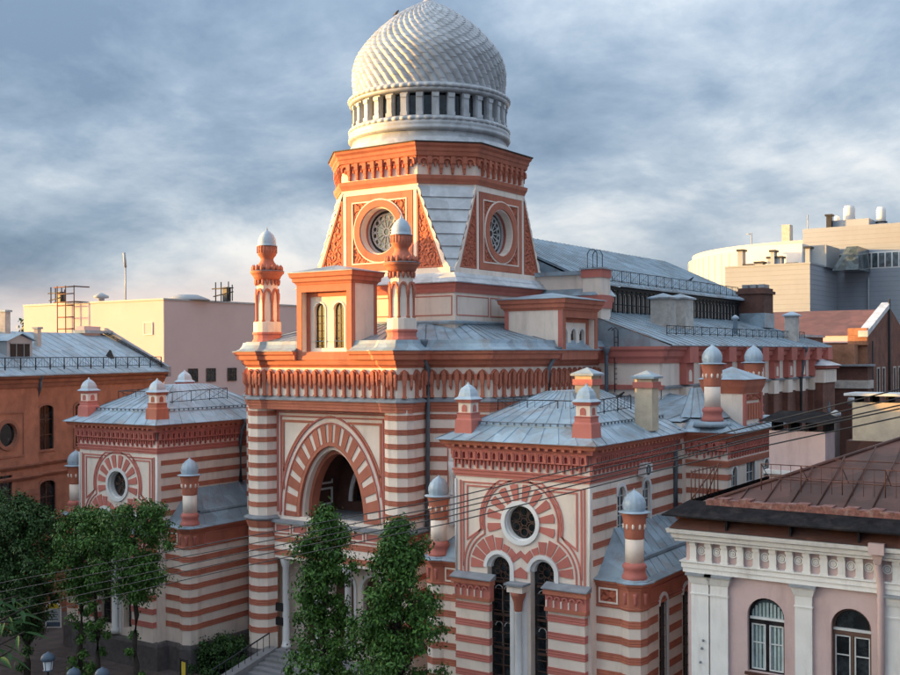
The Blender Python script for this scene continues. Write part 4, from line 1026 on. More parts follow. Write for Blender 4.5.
    # piers, capitals, mid column
    for u0, u1 in ((0.05, 2.55), (U - 2.55, U - .05)):
        pr = B().fbox(F, u0 + .12, u1 - .12, 0.0, 0.34, 0.05, 8.62).obj('pier', 'cream', SYN)
        pth = [F.p(u0 + .12, 0, 0)[:2], F.p(u0 + .12, .34, 0)[:2], F.p(u1 - .12, .34, 0)[:2], F.p(u1 - .12, 0, 0)[:2]]
        bands(pth, 2.2, 8.5, pr, False, 'pinkred')
        cp = B().fbox(F, u0, u1, 0.0, 0.42, 8.62, 9.6).obj('capital', 'pinkred', SYN)
        B().fbox(F, u0 - .02, u1 + .02, -.0, 0.5, 8.5, 8.7).obj('capital_band', 'red', cp)
        B().fbox(F, u0 - .08, u1 + .08, -.0, 0.56, 9.42, 9.72).obj('capital_band', 'red', cp)
        n = 5; st = (u1 - u0 - .2) / n
        for k in range(n):
            uc = u0 + .1 + st * (k + .5)
            B().ribbon(F, arc(uc, 9.18, .15, 0, math.pi, 6), 0.09, 0.42, 0.52).obj('niche_arch', 'pinkred', cp)
            B().fbox(F, uc - st / 2 - .035, uc - st / 2 + .035, 0.42, 0.5, 8.72, 9.1).obj('baluster', 'cream', cp)
        B().add([F.p(u0 - .14, .66, 9.722), F.p(u1 + .14, .66, 9.722), F.p(u1 + .14, -.0, 9.722), F.p(u0 - .14, 0, 9.722), F.p(u0 - .14, .66, 9.78), F.p(u1 + .14, .66, 9.78), F.p(u1 + .14, 0, 10.02), F.p(u0 - .14, 0, 10.02)], [(0, 1, 5, 4), (1, 2, 6, 5), (4, 5, 6, 7), (3, 0, 4, 7), (0, 3, 2, 1)]).obj('ledge', 'ledge', cp)
    mc = B().lathe([(0.3, 2.2), (0.3, 2.5), (0.21, 2.6), (0.19, 8.15), (0.22, 8.2)], 12, (cx, -0.3)).obj('mullion_column', 'white', SYN)
    B().lathe([(0.2, 8.2), (0.22, 8.25), (0.26, 8.7), (0.4, 9.05), (0.46, 9.3)], 12, (cx, -0.3)).obj('column_capital', 'red', mc)
    B().fbox(F, c - .5, c + .5, 0, 0.72, 9.3, 9.68).obj('column_block', 'cream', mc)
    B().fbox(F, c - .62, c + .62, 0, 0.85, 9.682, 9.80).obj('ledge', 'ledge', mc)
    B().fbox(F, c - .42, c + .42, 0.0, 0.06, 2.2, 9.3).obj('mullion_wall', 'white', mc)
    # plinth
    B().sweep([(x0, WD), (x0, 0), (x1, 0), (x1, WD)][0:4], [(0, 0), (0.48, 0), (0.48, 1.8), (0.38, 2.05), (0, 2.05)]).obj('plinth', 'granite', SYN)
    # frieze and cornice on three sides
    path = [(x0, WD), (x0, 0), (x1, 0), (x1, WD)]
    CO = B().sweep(path, [(-.3, 15.98), (0.03, 15.98), (0.03, 17.15), (-.3, 17.15)]).obj('wing_frieze', 'cream', SYN)
    B().sweep(path, [(-.1, 15.55), (0.06, 15.55), (0.06, 15.68), (0.12, 15.7), (0.12, 15.86), (0.18, 15.9), (0.18, 15.97), (-.1, 15.977)]).obj('string_course', 'pinkred', CO)
    B().sweep(path, [(-.3, 17.12), (0.36, 17.12), (0.4, 17.22), (0.46, 17.3), (0.46, 17.4), (-.3, 17.4)]).obj('architrave', 'pinkred', CO)
    B().sweep(path, [(-.3, 17.402), (0.62, 17.402), (0.66, 17.5), (0.72, 17.6), (0.72, 17.66), (-.3, 17.66)]).obj('cornice', 'red', CO)
    db = B().box(-.1, .1, -0.66, -0.46, 17.28, 17.40).mesh('dentil', 'red')
    def put_br(p, rz, sp):
        inst('bracket', WCM, CO, p, rz, sx=sp / 0.47)
        inst('dentil', db, CO, p, rz)
    along(path, 0.50, put_br, 0.03)
    # roof
    o = 0.88
    E0 = [(x0 - o, -o), (x1 + o, -o), (x1 + o, WD + .5), (x0 - o, WD + .5)]
    i1 = 0.55; M1 = [(x0 + i1, i1), (x1 - i1, i1), (x1 - i1, WD - i1), (x0 + i1, WD - i1)]
    zE, zM, zT = 17.70, 18.45, 20.35
    T1 = [(cx - .9, 4.6), (cx + .9, 4.6), (cx + .9, WD - 3.8), (cx - .9, WD - 3.8)]
    e0 = [(x, y, 17.663) for x, y in E0]; e1 = [(x, y, zE) for x, y in E0]; m1 = [(x, y, zM) for x, y in M1]; m2 = [(x * 0 + (x - cx) * .985 + cx, y, zM + .1) for x, y in M1]; t1 = [(x, y, zT) for x, y in T1]
    rf = B()
    rf.hull2(e0, e1, False); rf.hull2(e1, m1, False); rf.hull2(m1, m2, False); rf.hull2(m2, t1, False); rf.poly(t1); rf.poly(e0[::-1])
    RF = rf.obj('wing_roof', 'roof', SYN)
    for i in (0, 1, 3):
        j = (i + 1) % 4
        ll = (Vector(e1[i]) - Vector(e1[j])).length
        seams(e1[i], e1[j], m1[j], m1[i], int(ll / 1.15), RF)
        seams(m2[i], m2[j], t1[j], t1[i], int(ll / 1.15), RF)
        sg_ = B()
        a, b_ = Vector(m2[i]), Vector(m2[j]); n = int((b_ - a).length / .45)
        for k in range(n):
            p = a.lerp(b_, (k + .5) / n); sg_.box(p.x - .04, p.x + .04, p.y - .04, p.y + .04, p.z, p.z + .12)
        sg_.tube([a + Vector((0, 0, .14)), b_ + Vector((0, 0, .14))], 0.025, 4)
        sg_.obj('snow_guard', 'pipe', RF)
    red_rail([(x0 + 1.3, WD - 4.0, 19.2), (x0 + 1.3, 2.6, 19.05), (x1 - 1.3, 2.6, 19.05), (x1 - 1.3, WD - 4.0, 19.2)], 0, RF, 0.85)
    roof_turret(x1 - .35, .35, 18.55, SYN, 'pinkred' if side > 0 else 'red'); roof_turret(x0 + .65, .35, 18.55, SYN)
    if side < 0: roof_turret(x0 + .9, WD - 2.5, 19.0, SYN)
    if side > 0:
        chimney(x1 + .0, WD - 4.6, .55, .5, 18.0, 21.1, SYN); chimney(cx + 1.6, 5.2, .55, .55, 19.0, 21.3, SYN)
    # annexes on both flanks, each with a turret on its outer corner
    for sg in (-1, 1):
        xa = x1 if sg > 0 else x0
        q = lambda d: xa + sg * d
        AD = WD if sg * side < 0 else 10.8
        corner = [(q(0), 0.75), (q(1.45), 0.75), (q(1.62), .62), (q(2.05), .45), (q(2.6), .7), (q(2.75), 1.25), (q(2.67), 1.75), (q(2.67), AD)]
        if sg < 0: corner = corner[::-1]
        hs = [(3.55, 3.6), (6.95, 3.6)] if sg > 0 and side > 0 else []
        AW = B()
        if hs:
            f = Fr((q(2.67), 1.75), (q(2.67), AD))
            AW.plate(f, [(0, 0), (f.len, 0), (f.len, 10.3), (0, 10.3)], [round_arch(u - 1.75, 3.4, 0.5, 8.72) for u, _ in hs], 0, .16)
            AW.sweep(corner[:7], [(0, 0), (0, 10.3), (-.3, 10.3), (-.3, 0)])
        else:
            AW.sweep(corner, [(0, 0), (0, 10.3), (-.3, 10.3), (-.3, 0)])
        AW = AW.obj('annex_wall', 'cream', SYN)
        for u, _ in hs:
            uu = u - 1.75
            wn = B().slab2(f, round_arch(uu, 3.3, 0.55, 8.72), -.16, -.12).obj('annex_window', 'glass', SYN)
            B().ribbon(f, round_arch(uu, 3.4, 0.60, 8.72)[1:], 0.2, -.05, .08).obj('window_surround', 'white', wn)
            g = B().fbox(f, uu - .03, uu + .03, -.12, -.08, 3.4, 9.2)
            for k in range(9): g.fbox(f, uu - .5, uu + .5, -.12, -.09, 3.8 + k * .6, 3.85 + k * .6)
            g.obj('glazing_bars', 'sash', wn)
            B().fbox(f, uu - .7, uu + .7, -.2, .15, 3.2, 3.398).obj('sill', 'ledge', wn)
        for a, b in band_tops(2.2, 8.7, 8.32, 0.965, 0.40):
            if hs:
                B().sweep(corner[:7], band_profile(a, b)).obj('stripe_band', 'red', AW)
                for u0, u1 in ((0, 1.1), (2.5, 4.5), (5.9, f.len)):
                    if a > 8.9 or b < 3.3: u0, u1 = (0, f.len)
                    B().sweep([f.p(u0, 0, 0)[:2], f.p(u1, 0, 0)[:2]], band_profile(a, b)).obj('stripe_band', 'red', AW)
            else: B().sweep(corner, band_profile(a, b)).obj('stripe_band', 'red', AW)
        B().sweep(corner, [(0, 0), (0.25, 0), (0.25, 1.8), (0.15, 2.05), (0, 2.05)]).obj('plinth', 'granite', AW)
        cp_ = corner[1:7] if sg > 0 else corner[1:7]
        B().sweep(corner, [(-.1, 8.85), (0.05, 8.85), (0.08, 8.95), (0.0, 9.0), (-.1, 9.0)]).obj('string_course', 'red', AW)
        B().sweep(corner, [(-.1, 9.0), (0.02, 9.0), (0.02, 9.98), (-.1, 9.98)]).obj('annex_frieze', 'red', AW)
        B().sweep(corner, [(-.1, 9.98), (0.1, 9.98), (0.16, 10.12), (0.28, 10.2), (0.3, 10.33), (-.1, 10.33)]).obj('cornice', 'red', AW)
        ff = Fr((xa, .75), (q(1.45), .75)) if sg > 0 else Fr((q(1.45), .75), (xa, .75))
        B().ribbon(ff, [(.2, 9.12), (ff.len - .2, 9.12), (ff.len - .2, 9.86), (.2, 9.86)], .09, -.01, .07, True).obj('panel_border', 'cream', AW)
        B().slab2(ff, [(.26, 9.18), (ff.len - .26, 9.18), (ff.len - .26, 9.8), (.26, 9.8)], -.01, .035).obj('relief_panel', 'relief', AW)
        fs_ = Fr((q(2.67), 1.8), (q(2.67), AD)) if sg > 0 else Fr((q(2.67), AD), (q(2.67), 1.8))
        B().ribbon(fs_, [(.2, 9.12), (fs_.len - .2, 9.12), (fs_.len - .2, 9.86), (.2, 9.86)], .06, -.01, .07, True).obj('panel_border', 'pinkred', AW)
        for k in range(4):
            a = math.pi * (1.12 + k * .26) if sg > 0 else math.pi * (1.88 - k * .26)
            B().lathe([(.03, 9.15), (.1, 9.25), (.1, 9.6), (.15, 9.8)], 6, (q(2.08) + .72 * math.cos(a), 1.2 + .72 * math.sin(a))).obj('capital_stud', 'pinkred', AW)
        # lean-to roof
        ev = corner
        o2 = .38; ar = B().sweep(ev, [(-.1, 10.333), (o2, 10.333), (o2, 10.38), (-.1, 10.52)]).obj('annex_eaves', 'roof', AW)
        lo = [(q(0), .9, 10.5), (q(2.6), .9, 10.5), (q(2.6), AD, 10.5), (q(0), AD, 12.75), (q(0), 3.0, 12.75)]
        b = B().add(lo, [(0, 1, 4), (1, 2, 3, 4)]); LR = b.obj('annex_roof', 'roof', SYN)
        seams((q(2.6), .9, 10.52), (q(2.6), AD, 10.52), (q(0), AD, 12.77), (q(0), 3.0, 12.77), 9, LR)
        b = B().add([(q(1.9), 2.3, 11.2), (q(1.9), AD, 11.2), (q(1.9), AD, 11.36), (q(1.9), 2.3, 11.36), (q(1.6), 2.2, 11.36), (q(1.6), AD, 11.36)], [(0, 1, 2, 3), (3, 2, 5, 4)]); b.obj('roof_step', 'roof', LR)
        st_ = [(q(2.06) + r * math.cos(a), 1.18 + r * math.sin(a)) for r in (.95,) for a in [math.pi / 8 + k * math.pi / 4 for k in range(8)]]
        B().prism(st_, 10.39, 10.47).obj('turret_skirt', 'roof', AW)
        small_turret(q(2.06), 1.18, SYN)
wing(17.2, 1)
wing(-17.2, -1)

# tall arched recess with paired shafts on the body between portal and right wing (and its twin)
for sg in (1,):
    A, C = (6.95, 5.4), (10.85, 6.95)
    f = Fr(A, C) if sg > 0 else Fr((-C[0], C[1]), (-A[0], A[1]))
    cu = 2.75 if sg > 0 else f.len - 2.75
    rc = B().slab2(f, [(cu - 1.35, 11.4)] + [(cu + 1.35, 11.4), (cu + 1.35, 17.4), (cu - 1.35, 17.4)], -0.02, 0.06).obj('recess_wall', 'cream', SYN)
    wn = B().slab2(f, round_arch(cu, 11.6, 0.62, 15.7), 0.05, 0.10).obj('tall_window', 'glass', SYN)
    B().ribbon(f, arc(cu, 15.7, 1.0, 0, math.pi, 14), 0.22, 0.0, 0.42).obj('arch_hood', 'white', wn)
    B().ribbon(f, arc(cu, 15.7, 0.74, 0, math.pi, 14), 0.2, 0.0, 0.26).obj('arch_hood', 'white', wn)
    for s2 in (-1, 1):
        p = f.p(cu + s2 * 0.98, 0.22, 0)
        B().lathe([(0.2, 11.5), (0.2, 11.7), (0.14, 11.8), (0.13, 14.6), (0.16, 14.65), (0.26, 15.1), (0.28, 15.65)], 10, p[:2]).obj('shaft', 'white', wn)
        B().fbox(f, cu + s2 * .75 - .1, cu + s2 * .75 + .1, 0.05, 0.22, 11.5, 15.7).obj('jamb', 'white', wn)
    B().ribbon(f, [(cu - 1.3, 11.5), (cu - 1.3, 17.35), (cu + 1.3, 17.35), (cu + 1.3, 11.5)], .08, 0.03, .1).obj('line_moulding', 'pinkred', wn)
    g = B()
    for k in range(7): g.fbox(f, cu - .62, cu + .62, .1, .13, 11.9 + k * .6, 11.95 + k * .6)
    g.obj('glazing_bars', 'sash', wn)

# downpipes of the synagogue
downpipe([(7.35, 4.6, 23.4), (7.35, 4.6, 22.3), (7.3, 5.2, 21.6), (7.25, 5.15, 19.7), (7.2, 5.1, 11.0)], SYN, .15)
downpipe([(21.95, 11.2, 17.7), (21.8, 11.2, 17.2), (21.7, 11.6, 16.0), (21.65, 11.7, 15.4), (21.65, 11.7, 12.9)], SYN, .16)
downpipe([(-12.0, 8.1, 17.55), (-12.45, 8.1, 16.9), (-12.65, 8.1, 16.0), (-12.65, 8.1, 12.8)], SYN, .15)
downpipe([(-9.8, 6.4, 10.3), (-9.95, 6.4, 9.7), (-10.02, 6.4, 0.6)], SYN, .16)
downpipe([(12.9, 12.5, 22.9), (12.7, 12.2, 22.2), (12.5, 12.0, 21.6), (12.5, 12.0, 18.6)], SYN, .14)
downpipe([(13.6, 18.6, 22.9), (13.5, 18.8, 22.2), (13.4, 19.0, 18.0)], SYN, .14)

# ---- links between wings and body: low walls and roofs behind the wings
for sg in (-1, 1):
    xs = sorted((sg * 10.2, sg * 22.0))
    lk = B().box(xs[0], xs[1], WD - .3, 21.5, 0, 18.2).obj('link_wall', 'cream', SYN)
    bands([(xs[0], WD - .3), (xs[1], WD - .3)], 11, 17.6, lk, True)
    q = lambda d: sg * d
    LKR = B().add([(q(10.2), WD - .4, 18.3), (q(22), WD - .4, 18.3), (q(22), 21.6, 19.2), (q(10.2), 21.6, 20.4)], [(0, 1, 2, 3)]).obj('link_roof', 'roof', SYN)
    seams((q(10.2), WD - .4, 18.32), (q(22), WD - .4, 18.32), (q(22), 21.6, 19.22), (q(10.2), 21.6, 20.42), 10, LKR)

# ---- side pavilion
PV = Fr((21.3, 12.6), (24.7, 12.6)); PS = Fr((24.7, 12.6), (24.7, 21.2))
pvh = [round_arch(1.15, 12.6, .45, 15.0), round_arch(4.3, 12.0, .75, 16.2), round_arch(7.45, 12.6, .45, 15.0)]
pvw = B().plate(PV, [(0, 0), (3.4, 0), (3.4, 17.3), (0, 17.3)], [], 0, 0).plate(PS, [(0, 0), (8.6, 0), (8.6, 17.3), (0, 17.3)], pvh, 0, .16)
PVW = pvw.obj('pavilion_wall', 'cream', SYN)
for a, b in band_tops(10.5, 15.4, 15.04, 0.915, 0.345):
    B().sweep([(21.5, 12.6), (24.7, 12.6), (24.7, 13.2)], band_profile(a, b)).obj('stripe_band', 'red', PVW)
for h, m_ in zip(pvh, (1.15, 4.3, 7.45)):
    wn = B().slab2(PS, [(u, z) for u, z in h], -.16, -.12).obj('pavilion_window', 'glass_blue', SYN)
    hw = .45 if m_ != 4.3 else .75; zs = 15.0 if m_ != 4.3 else 16.2; zb = 12.6 if m_ != 4.3 else 12.0
    B().ribbon(PS, round_arch(m_, zb, hw + .1, zs)[1:], .2, -.05, .08).obj('window_surround', 'white', wn)
    g = B().fbox(PS, m_ - .03, m_ + .03, -.12, -.08, zb, zs + hw)
    for k in range(5): g.fbox(PS, m_ - hw, m_ + hw, -.12, -.09, zb + .4 + k * .6, zb + .45 + k * .6)
    g.obj('glazing_bars', 'sash_white', wn)
pp = [(21.3, 12.6), (24.7, 12.6), (24.7, 21.2), (21.3, 21.2)]
PCO = B().sweep(pp, [(-.3, 15.6), (0.04, 15.6), (0.04, 17.3), (-.3, 17.3)]).obj('pavilion_frieze', 'cream', SYN)
B().sweep(pp, [(-.1, 15.5), (0.1, 15.5), (0.16, 15.8), (0.16, 15.9), (-.1, 15.9)]).obj('string_course', 'red', PCO)
B().sweep(pp, [(-.3, 17.12), (0.36, 17.12), (0.46, 17.3), (0.66, 17.5), (0.72, 17.66), (-.3, 17.66)]).obj('cornice', 'red', PCO)
along(pp, .5, lambda p, rz, sp: inst('bracket', WCM, PCO, p, rz, sx=sp / .47), .04)
er = [(21.0, 11.8), (25.5, 11.8), (25.5, 22.0), (21.0, 22.0)]; mr_ = [(21.4, 13.2), (24.1, 13.2), (24.1, 20.6), (21.4, 20.6)]; tr_ = [(21.2, 15.5), (22.0, 15.5), (22.0, 18.5), (21.2, 18.5)]
b = B().hull2([(x, y, 17.664) for x, y in er], [(x, y, 17.70) for x, y in er], False).hull2([(x, y, 17.70) for x, y in er], [(x, y, 18.4) for x, y in mr_], False).hull2([(x, y, 18.5) for x, y in mr_], [(x, y, 20.3) for x, y in tr_], True)
PVR = b.obj('pavilion_roof', 'roof', SYN)
seams((21.0, 11.8, 17.71), (25.5, 11.8, 17.71), (24.1, 13.2, 18.41), (21.4, 13.2, 18.41), 4, PVR); seams((25.5, 11.8, 17.71), (25.5, 22, 17.71), (24.1, 20.6, 18.41), (24.1, 13.2, 18.41), 9, PVR)
seams((21.4, 13.2, 18.5), (24.1, 13.2, 18.5), (22, 15.5, 20.3), (21.2, 15.5, 20.3), 4, PVR)
for y in (13.0, 21.0):
    B().lathe([(1.25, 18.0), (1.15, 18.3), (.5, 18.33)], 10, (23.6, y)).obj('turret_skirt', 'roof', SYN); small_turret(23.6, y, SYN, 18.3)
# central gablet of the pavilion
gb = B().box(22.4, 24.9, 14.9, 18.4, 17.2, 20.3).obj('pavilion_gablet', 'cream', SYN)
gs = [(22.4, 14.9), (24.9, 14.9), (24.9, 18.4), (22.4, 18.4)]
B().sweep(gs, [(-.1, 20.0), (.06, 20.0), (.12, 20.2), (.22, 20.45), (.3, 20.9), (-.1, 20.9)], True).obj('cornice', 'red', gb)
B().add([(22.0, 14.5, 20.903), (25.3, 14.5, 20.903), (25.3, 18.8, 20.903), (22.0, 18.8, 20.903), (23.6, 16.6, 21.7)], [(0, 1, 4), (1, 2, 4), (2, 3, 4), (3, 0, 4)]).obj('gablet_roof', 'roof', gb)
GS = Fr((24.9, 14.9), (24.9, 18.4))
for k in range(6): B().slab2(GS, round_arch(.45 + k * .52, 18.3, .17, 19.2, 6), -.02, .12).obj('niche', 'red', gb)
for u in (.12, 3.38): B().fbox(GS, u - .14, u + .14, 0, .16, 16.6, 20.0).obj('pilaster', 'pinkred', gb)
B().fbox(GS, .3, 3.2, 0, .1, 19.55, 19.95).obj('relief_panel', 'relief', gb)

# ---- attic block between tower and hall
AB = B().box(-11.6, 11.6, 20.6, 23.5, 22.0, 28.55).obj('attic_wall', 'cream', SYN)
B().sweep([(-11.6, 23.5), (-11.6, 20.6), (11.6, 20.6), (11.6, 23.5)], [(-.1, 26.1), (.12, 26.1), (.2, 26.5), (.3, 26.6), (.34, 26.95), (-.1, 26.95)]).obj('string_course', 'pinkred', AB)
B().sweep([(-11.6, 23.5), (-11.6, 20.6), (11.6, 20.6), (11.6, 23.5)], [(-.1, 26.953), (.5, 26.953), (.5, 27.0), (.05, 27.5), (-.1, 27.5)]).obj('attic_flashing', 'roof', AB)
B().box(-11.9, 11.9, 20.3, 23.7, 28.553, 28.85).obj('attic_coping', 'roof', AB)
for sg in (-1, 1):
    pr = B().box(sg * 11.6 - .75, sg * 11.6 + .75, 20.3, 21.8, 23.2, 28.9).obj('corner_pier', 'cream', SYN)
    B().box(sg * 11.6 - .85, sg * 11.6 + .85, 20.2, 21.9, 28.3, 28.903).obj('pier_cap', 'pinkred', pr)
    B().box(sg * 11.6 - .95, sg * 11.6 + .95, 20.1, 22.0, 28.906, 29.02).obj('pier_coping', 'roof', pr)
    B().box(sg * 11.6 - .9, sg * 11.6 + .9, 20.15, 21.95, 26.0, 26.97).obj('pier_band', 'pinkred', pr)
# ladder hoops on the pier
lb = B()
for yy in (20.6, 21.5): lb.tube([(11.1, yy, 29.0), (11.1, yy, 30.1), (11.3, yy, 30.4), (11.7, yy, 30.4), (11.9, yy, 30.1), (11.9, yy, 28.0)], .035, 5)
lb.obj('ladder_hoop', 'iron', AB)

RBK = B().box(-12, 12, 61.2, 82, 0, 24.4).obj('rear_shade_block', 'brick', SYN)  # unseen block added behind the hall to shade the brick wall beyond
B().box(-12.2, 12.2, 61.6, 82.2, 24.4, 24.7).obj('rear_roof', 'roof', SYN)
# ---- great hall: nave roof, clerestory, aisles
HY0, HY1 = 22.5, 61.0
NV = B().box(-9.6, 9.6, HY0, HY1, 24, 28.05).obj('nave_wall', 'cream', SYN)
rf = B(); th = .18
rf.add([(-10.6, HY0, 28.0), (0, HY0, 32.75), (10.6, HY0, 28.0), (-10.6, HY1 + .5, 28.0), (0, HY1 + .5, 32.75), (10.6, HY1 + .5, 28.0), (10.6, HY0, 28.15), (0, HY0, 32.95), (-10.6, HY0, 28.15), (10.6, HY1 + .5, 28.15), (0, HY1 + .5, 32.95), (-10.6, HY1 + .5, 28.15)],
       [(0, 1, 4, 3), (1, 2, 5, 4), (6, 7, 10, 9), (7, 8, 11, 10), (2, 6, 9, 5), (0, 3, 11, 8), (0, 8, 7, 1), (1, 7, 6, 2), (3, 4, 10, 11), (4, 5, 9, 10)])
NR = rf.obj('nave_roof', 'roof', SYN)
seams((10.6, HY0, 28.16), (10.6, HY1 + .5, 28.16), (0, HY1 + .5, 32.96), (0, HY0, 32.96), 46, NR, r=.04)
B().add([(-10.4, HY0 + .1, 27.9), (10.4, HY0 + .1, 27.9), (0, HY0 + .1, 32.65)], [(0, 1, 2)]).obj('front_gable', 'roof', SYN)
B().add([(-9.6, HY1, 28.05), (9.6, HY1, 28.05), (0, HY1, 32.6)], [(0, 1, 2)]).obj('gable', 'brick', SYN)
red_rail([(10.1, HY0 + 1, 28.35), (10.1, HY1 - 4, 28.35)], 0, NR, 1.0)
# clerestory arcade on the right side: iron columns and pointed heads, each bay its own part
CL = Fr((9.95, 23.6), (9.95, 60)); nb = 40; st = CL.len / nb
CLW = B().fbox(CL, 0, CL.len, -.4, 0.0, 25.2, 25.9).obj('clerestory_sill', 'roof', SYN)
bay = B(); f0 = Fr((0, 0), (1, 0))
bay.fbox(f0, -.06, .06, 0, .14, 25.9, 27.9); bay.ribbon(f0, [(0, 27.1)] + [(st / 2 - st / 2 * math.cos(t), 27.1 + .55 * math.sin(t)) for t in [math.pi * i / 8 for i in range(1, 8)]] + [(st, 27.1)], .09, 0, .12)
bay.fbox(f0, 0, st, 0, .08, 26.55, 26.63); bay.fbox(f0, st * .5 - .025, st * .5 + .025, 0, .07, 25.9, 27.4)
bay = bay.mesh('arcade_bay', 'iron')
for k in range(nb): inst('arcade_bay', bay, CLW, CL.p(k * st, 0.02, 0), math.pi / 2)
B().fbox(CL, 0, CL.len, 0.0, .2, 27.75, 28.0).obj('arcade_beam', 'iron', CLW)
# aisle
AX = 17.2
AW_ = Fr((AX, 20.0), (AX, 62.0))
ai_h = [pointed(20.5 + k * 4.6, 15.2, .85, 1.8, 8) + [(20.5 + k * 4.6 - .85, 8), (20.5 + k * 4.6 + .85, 8)] for k in range(5)]
AI = B().plate(AW_, [(0, 0), (42, 0), (42, 23.0), (0, 23.0)], ai_h, 0, .6).obj('aisle_wall', 'brick', SYN)
for k in range(5):
    u = 20.5 + k * 4.6
    wn = B().fbox(AW_, u - .9, u + .9, -.66, -.6, 8, 17.2).obj('aisle_window', 'glass', SYN)
    B().ribbon(AW_, pointed(u, 15.2, .92, 1.9, 8), .14, -.3, .05).obj('window_surround', 'white', wn)
    B().fbox(AW_, u + .85, u + 1.0, -.3, .06, 8, 15.2).obj('window_jamb', 'white', wn)
B().sweep([(AX, 20), (AX, 62)], [(-.1, 19.0), (.05, 19.0), (.05, 20.2), (-.1, 20.2)]).obj('pale_band', 'cream', AI)
B().sweep([(AX, 20), (AX, 62)], [(-.1, 20.2), (.10, 20.2), (.10, 21.9), (-.1, 21.9)]).obj('aisle_frieze', 'cream', AI)
B().sweep([(AX, 20), (AX, 62.0)], [(-.1, 21.9), (.2, 21.9), (.3, 22.2), (.5, 22.4), (.55, 22.75), (.75, 22.9), (.8, 23.1), (-.1, 23.1)]).obj('cornice', 'pinkred', AI)
B().sweep([(AX, 20), (AX, 62)], [(-.1, 20.05), (.3, 20.05), (.34, 20.2), (.1, 20.28), (-.1, 20.28)]).obj('ledge', 'ledge', AI)
for k in range(10):
    u = 4 + k * 4.2
    bt = B().fbox(AW_, u - .65, u + .65, 0, .5, 0, 20.04).obj('buttress', 'brick', SYN)
    B().fbox(AW_, u - .7, u + .7, 0, .56, 18.9, 20.1).obj('buttress_band', 'cream', bt)
    B().fbox(AW_, u - .75, u + .75, .1, .62, 20.29, 21.9).obj('console', 'pinkred', bt)
    B().slab2(AW_, round_arch(u, 20.5, .28, 21.1, 6), .62, .66).obj('console_niche', 'cream', bt)
    B().fbox(AW_, u - .85, u + .85, .1, .95, 21.9, 23.08).obj('console_cap', 'pinkred', bt)
ar = B().add([(AX + .95, 19.8, 23.12), (AX + .95, 62.4, 23.12), (9.6, 61.5, 25.95), (9.6, 22.6, 25.95), (AX + .95, 19.8, 23.2), (AX + .95, 62.4, 23.2), (9.6, 61.5, 26.05), (9.6, 22.6, 26.05), (11.2, 20.3, 25.6)], [(0, 3, 2, 1), (4, 5, 6, 7), (0, 1, 5, 4), (1, 2, 6, 5), (4, 7, 8)])
AR = ar.obj('aisle_roof', 'roof', SYN)
seams((AX + .95, 19.8, 23.22), (AX + .95, 62.4, 23.22), (9.6, 61.5, 26.07), (9.6, 22.6, 26.07), 34, AR, r=.04)
red_rail([(AX - 1.2, 24, 24.0), (AX - 1.2, 60, 24.0)], 0, AR, .7)
# end porch of the aisle
ep = B().box(AX - .5, AX + 1.3, 57.5, 62.0, 0, 21.0).obj('stair_turret', 'brick', SYN)
B().box(AX - .6, AX + 1.45, 57.35, 62.1, 19.6, 20.9).obj('pale_band', 'cream', ep)
B().box(AX - .7, AX + 1.7, 57.2, 62.3, 21.003, 21.3).obj('cornice', 'pinkred', ep)
B().add([(AX - .8, 57.0, 21.303), (AX + 1.9, 57.0, 21.303), (AX + 1.9, 62.5, 21.303), (AX - .8, 62.5, 21.303), (AX - .8, 59.7, 22.5)], [(0, 1, 4), (1, 2, 4), (2, 3, 4), (3, 0, 4)]).obj('turret_roof', 'roof_light', ep)
EPF = Fr((AX + 1.3, 57.5), (AX + 1.3, 62))
B().slab2(EPF, pointed(2.2, 16.5, .5, 1.2, 6) + [(1.7, 14), (2.7, 14)], -.02, .05).obj('window', 'glass_blue', SYN)
CW = B().box(12.3, AX - .02, 19.7, 20.3, 17.5, 23.0).obj('aisle_end_wall', 'cream', SYN)
B().fbox(AW_, 0, 11.5, 0.003, .06, 12, 20.04).obj('plaster_wall', 'cream', CW)
B().sweep([(12.3, 19.7), (AX, 19.7), (AX, 20.2)], [(-.1, 21.9), (.2, 21.9), (.3, 22.2), (.5, 22.4), (.55, 22.75), (.75, 22.9), (.8, 23.1), (-.1, 23.1)]).obj('cornice', 'pinkred', CW)
B().sweep([(12.3, 19.7), (AX, 19.7), (AX, 20.2)], [(-.1, 20.0), (.2, 20.0), (.25, 20.3), (-.1, 20.35)]).obj('string_course', 'pinkred', CW)
B().add([(AX + .9, 19.86, 23.12), (11.2, 20.32, 25.56), (11.2, 20.32, 23.0), (AX + .6, 19.86, 23.0)], [(0, 1, 2, 3)]).obj('end_gable', 'roof', CW)
B().add([(11.2, 20.32, 25.6), (9.6, 22.6, 26.0), (9.6, 22.6, 23), (11.2, 20.32, 23)], [(0, 1, 2, 3)]).obj('end_gable', 'roof', CW)
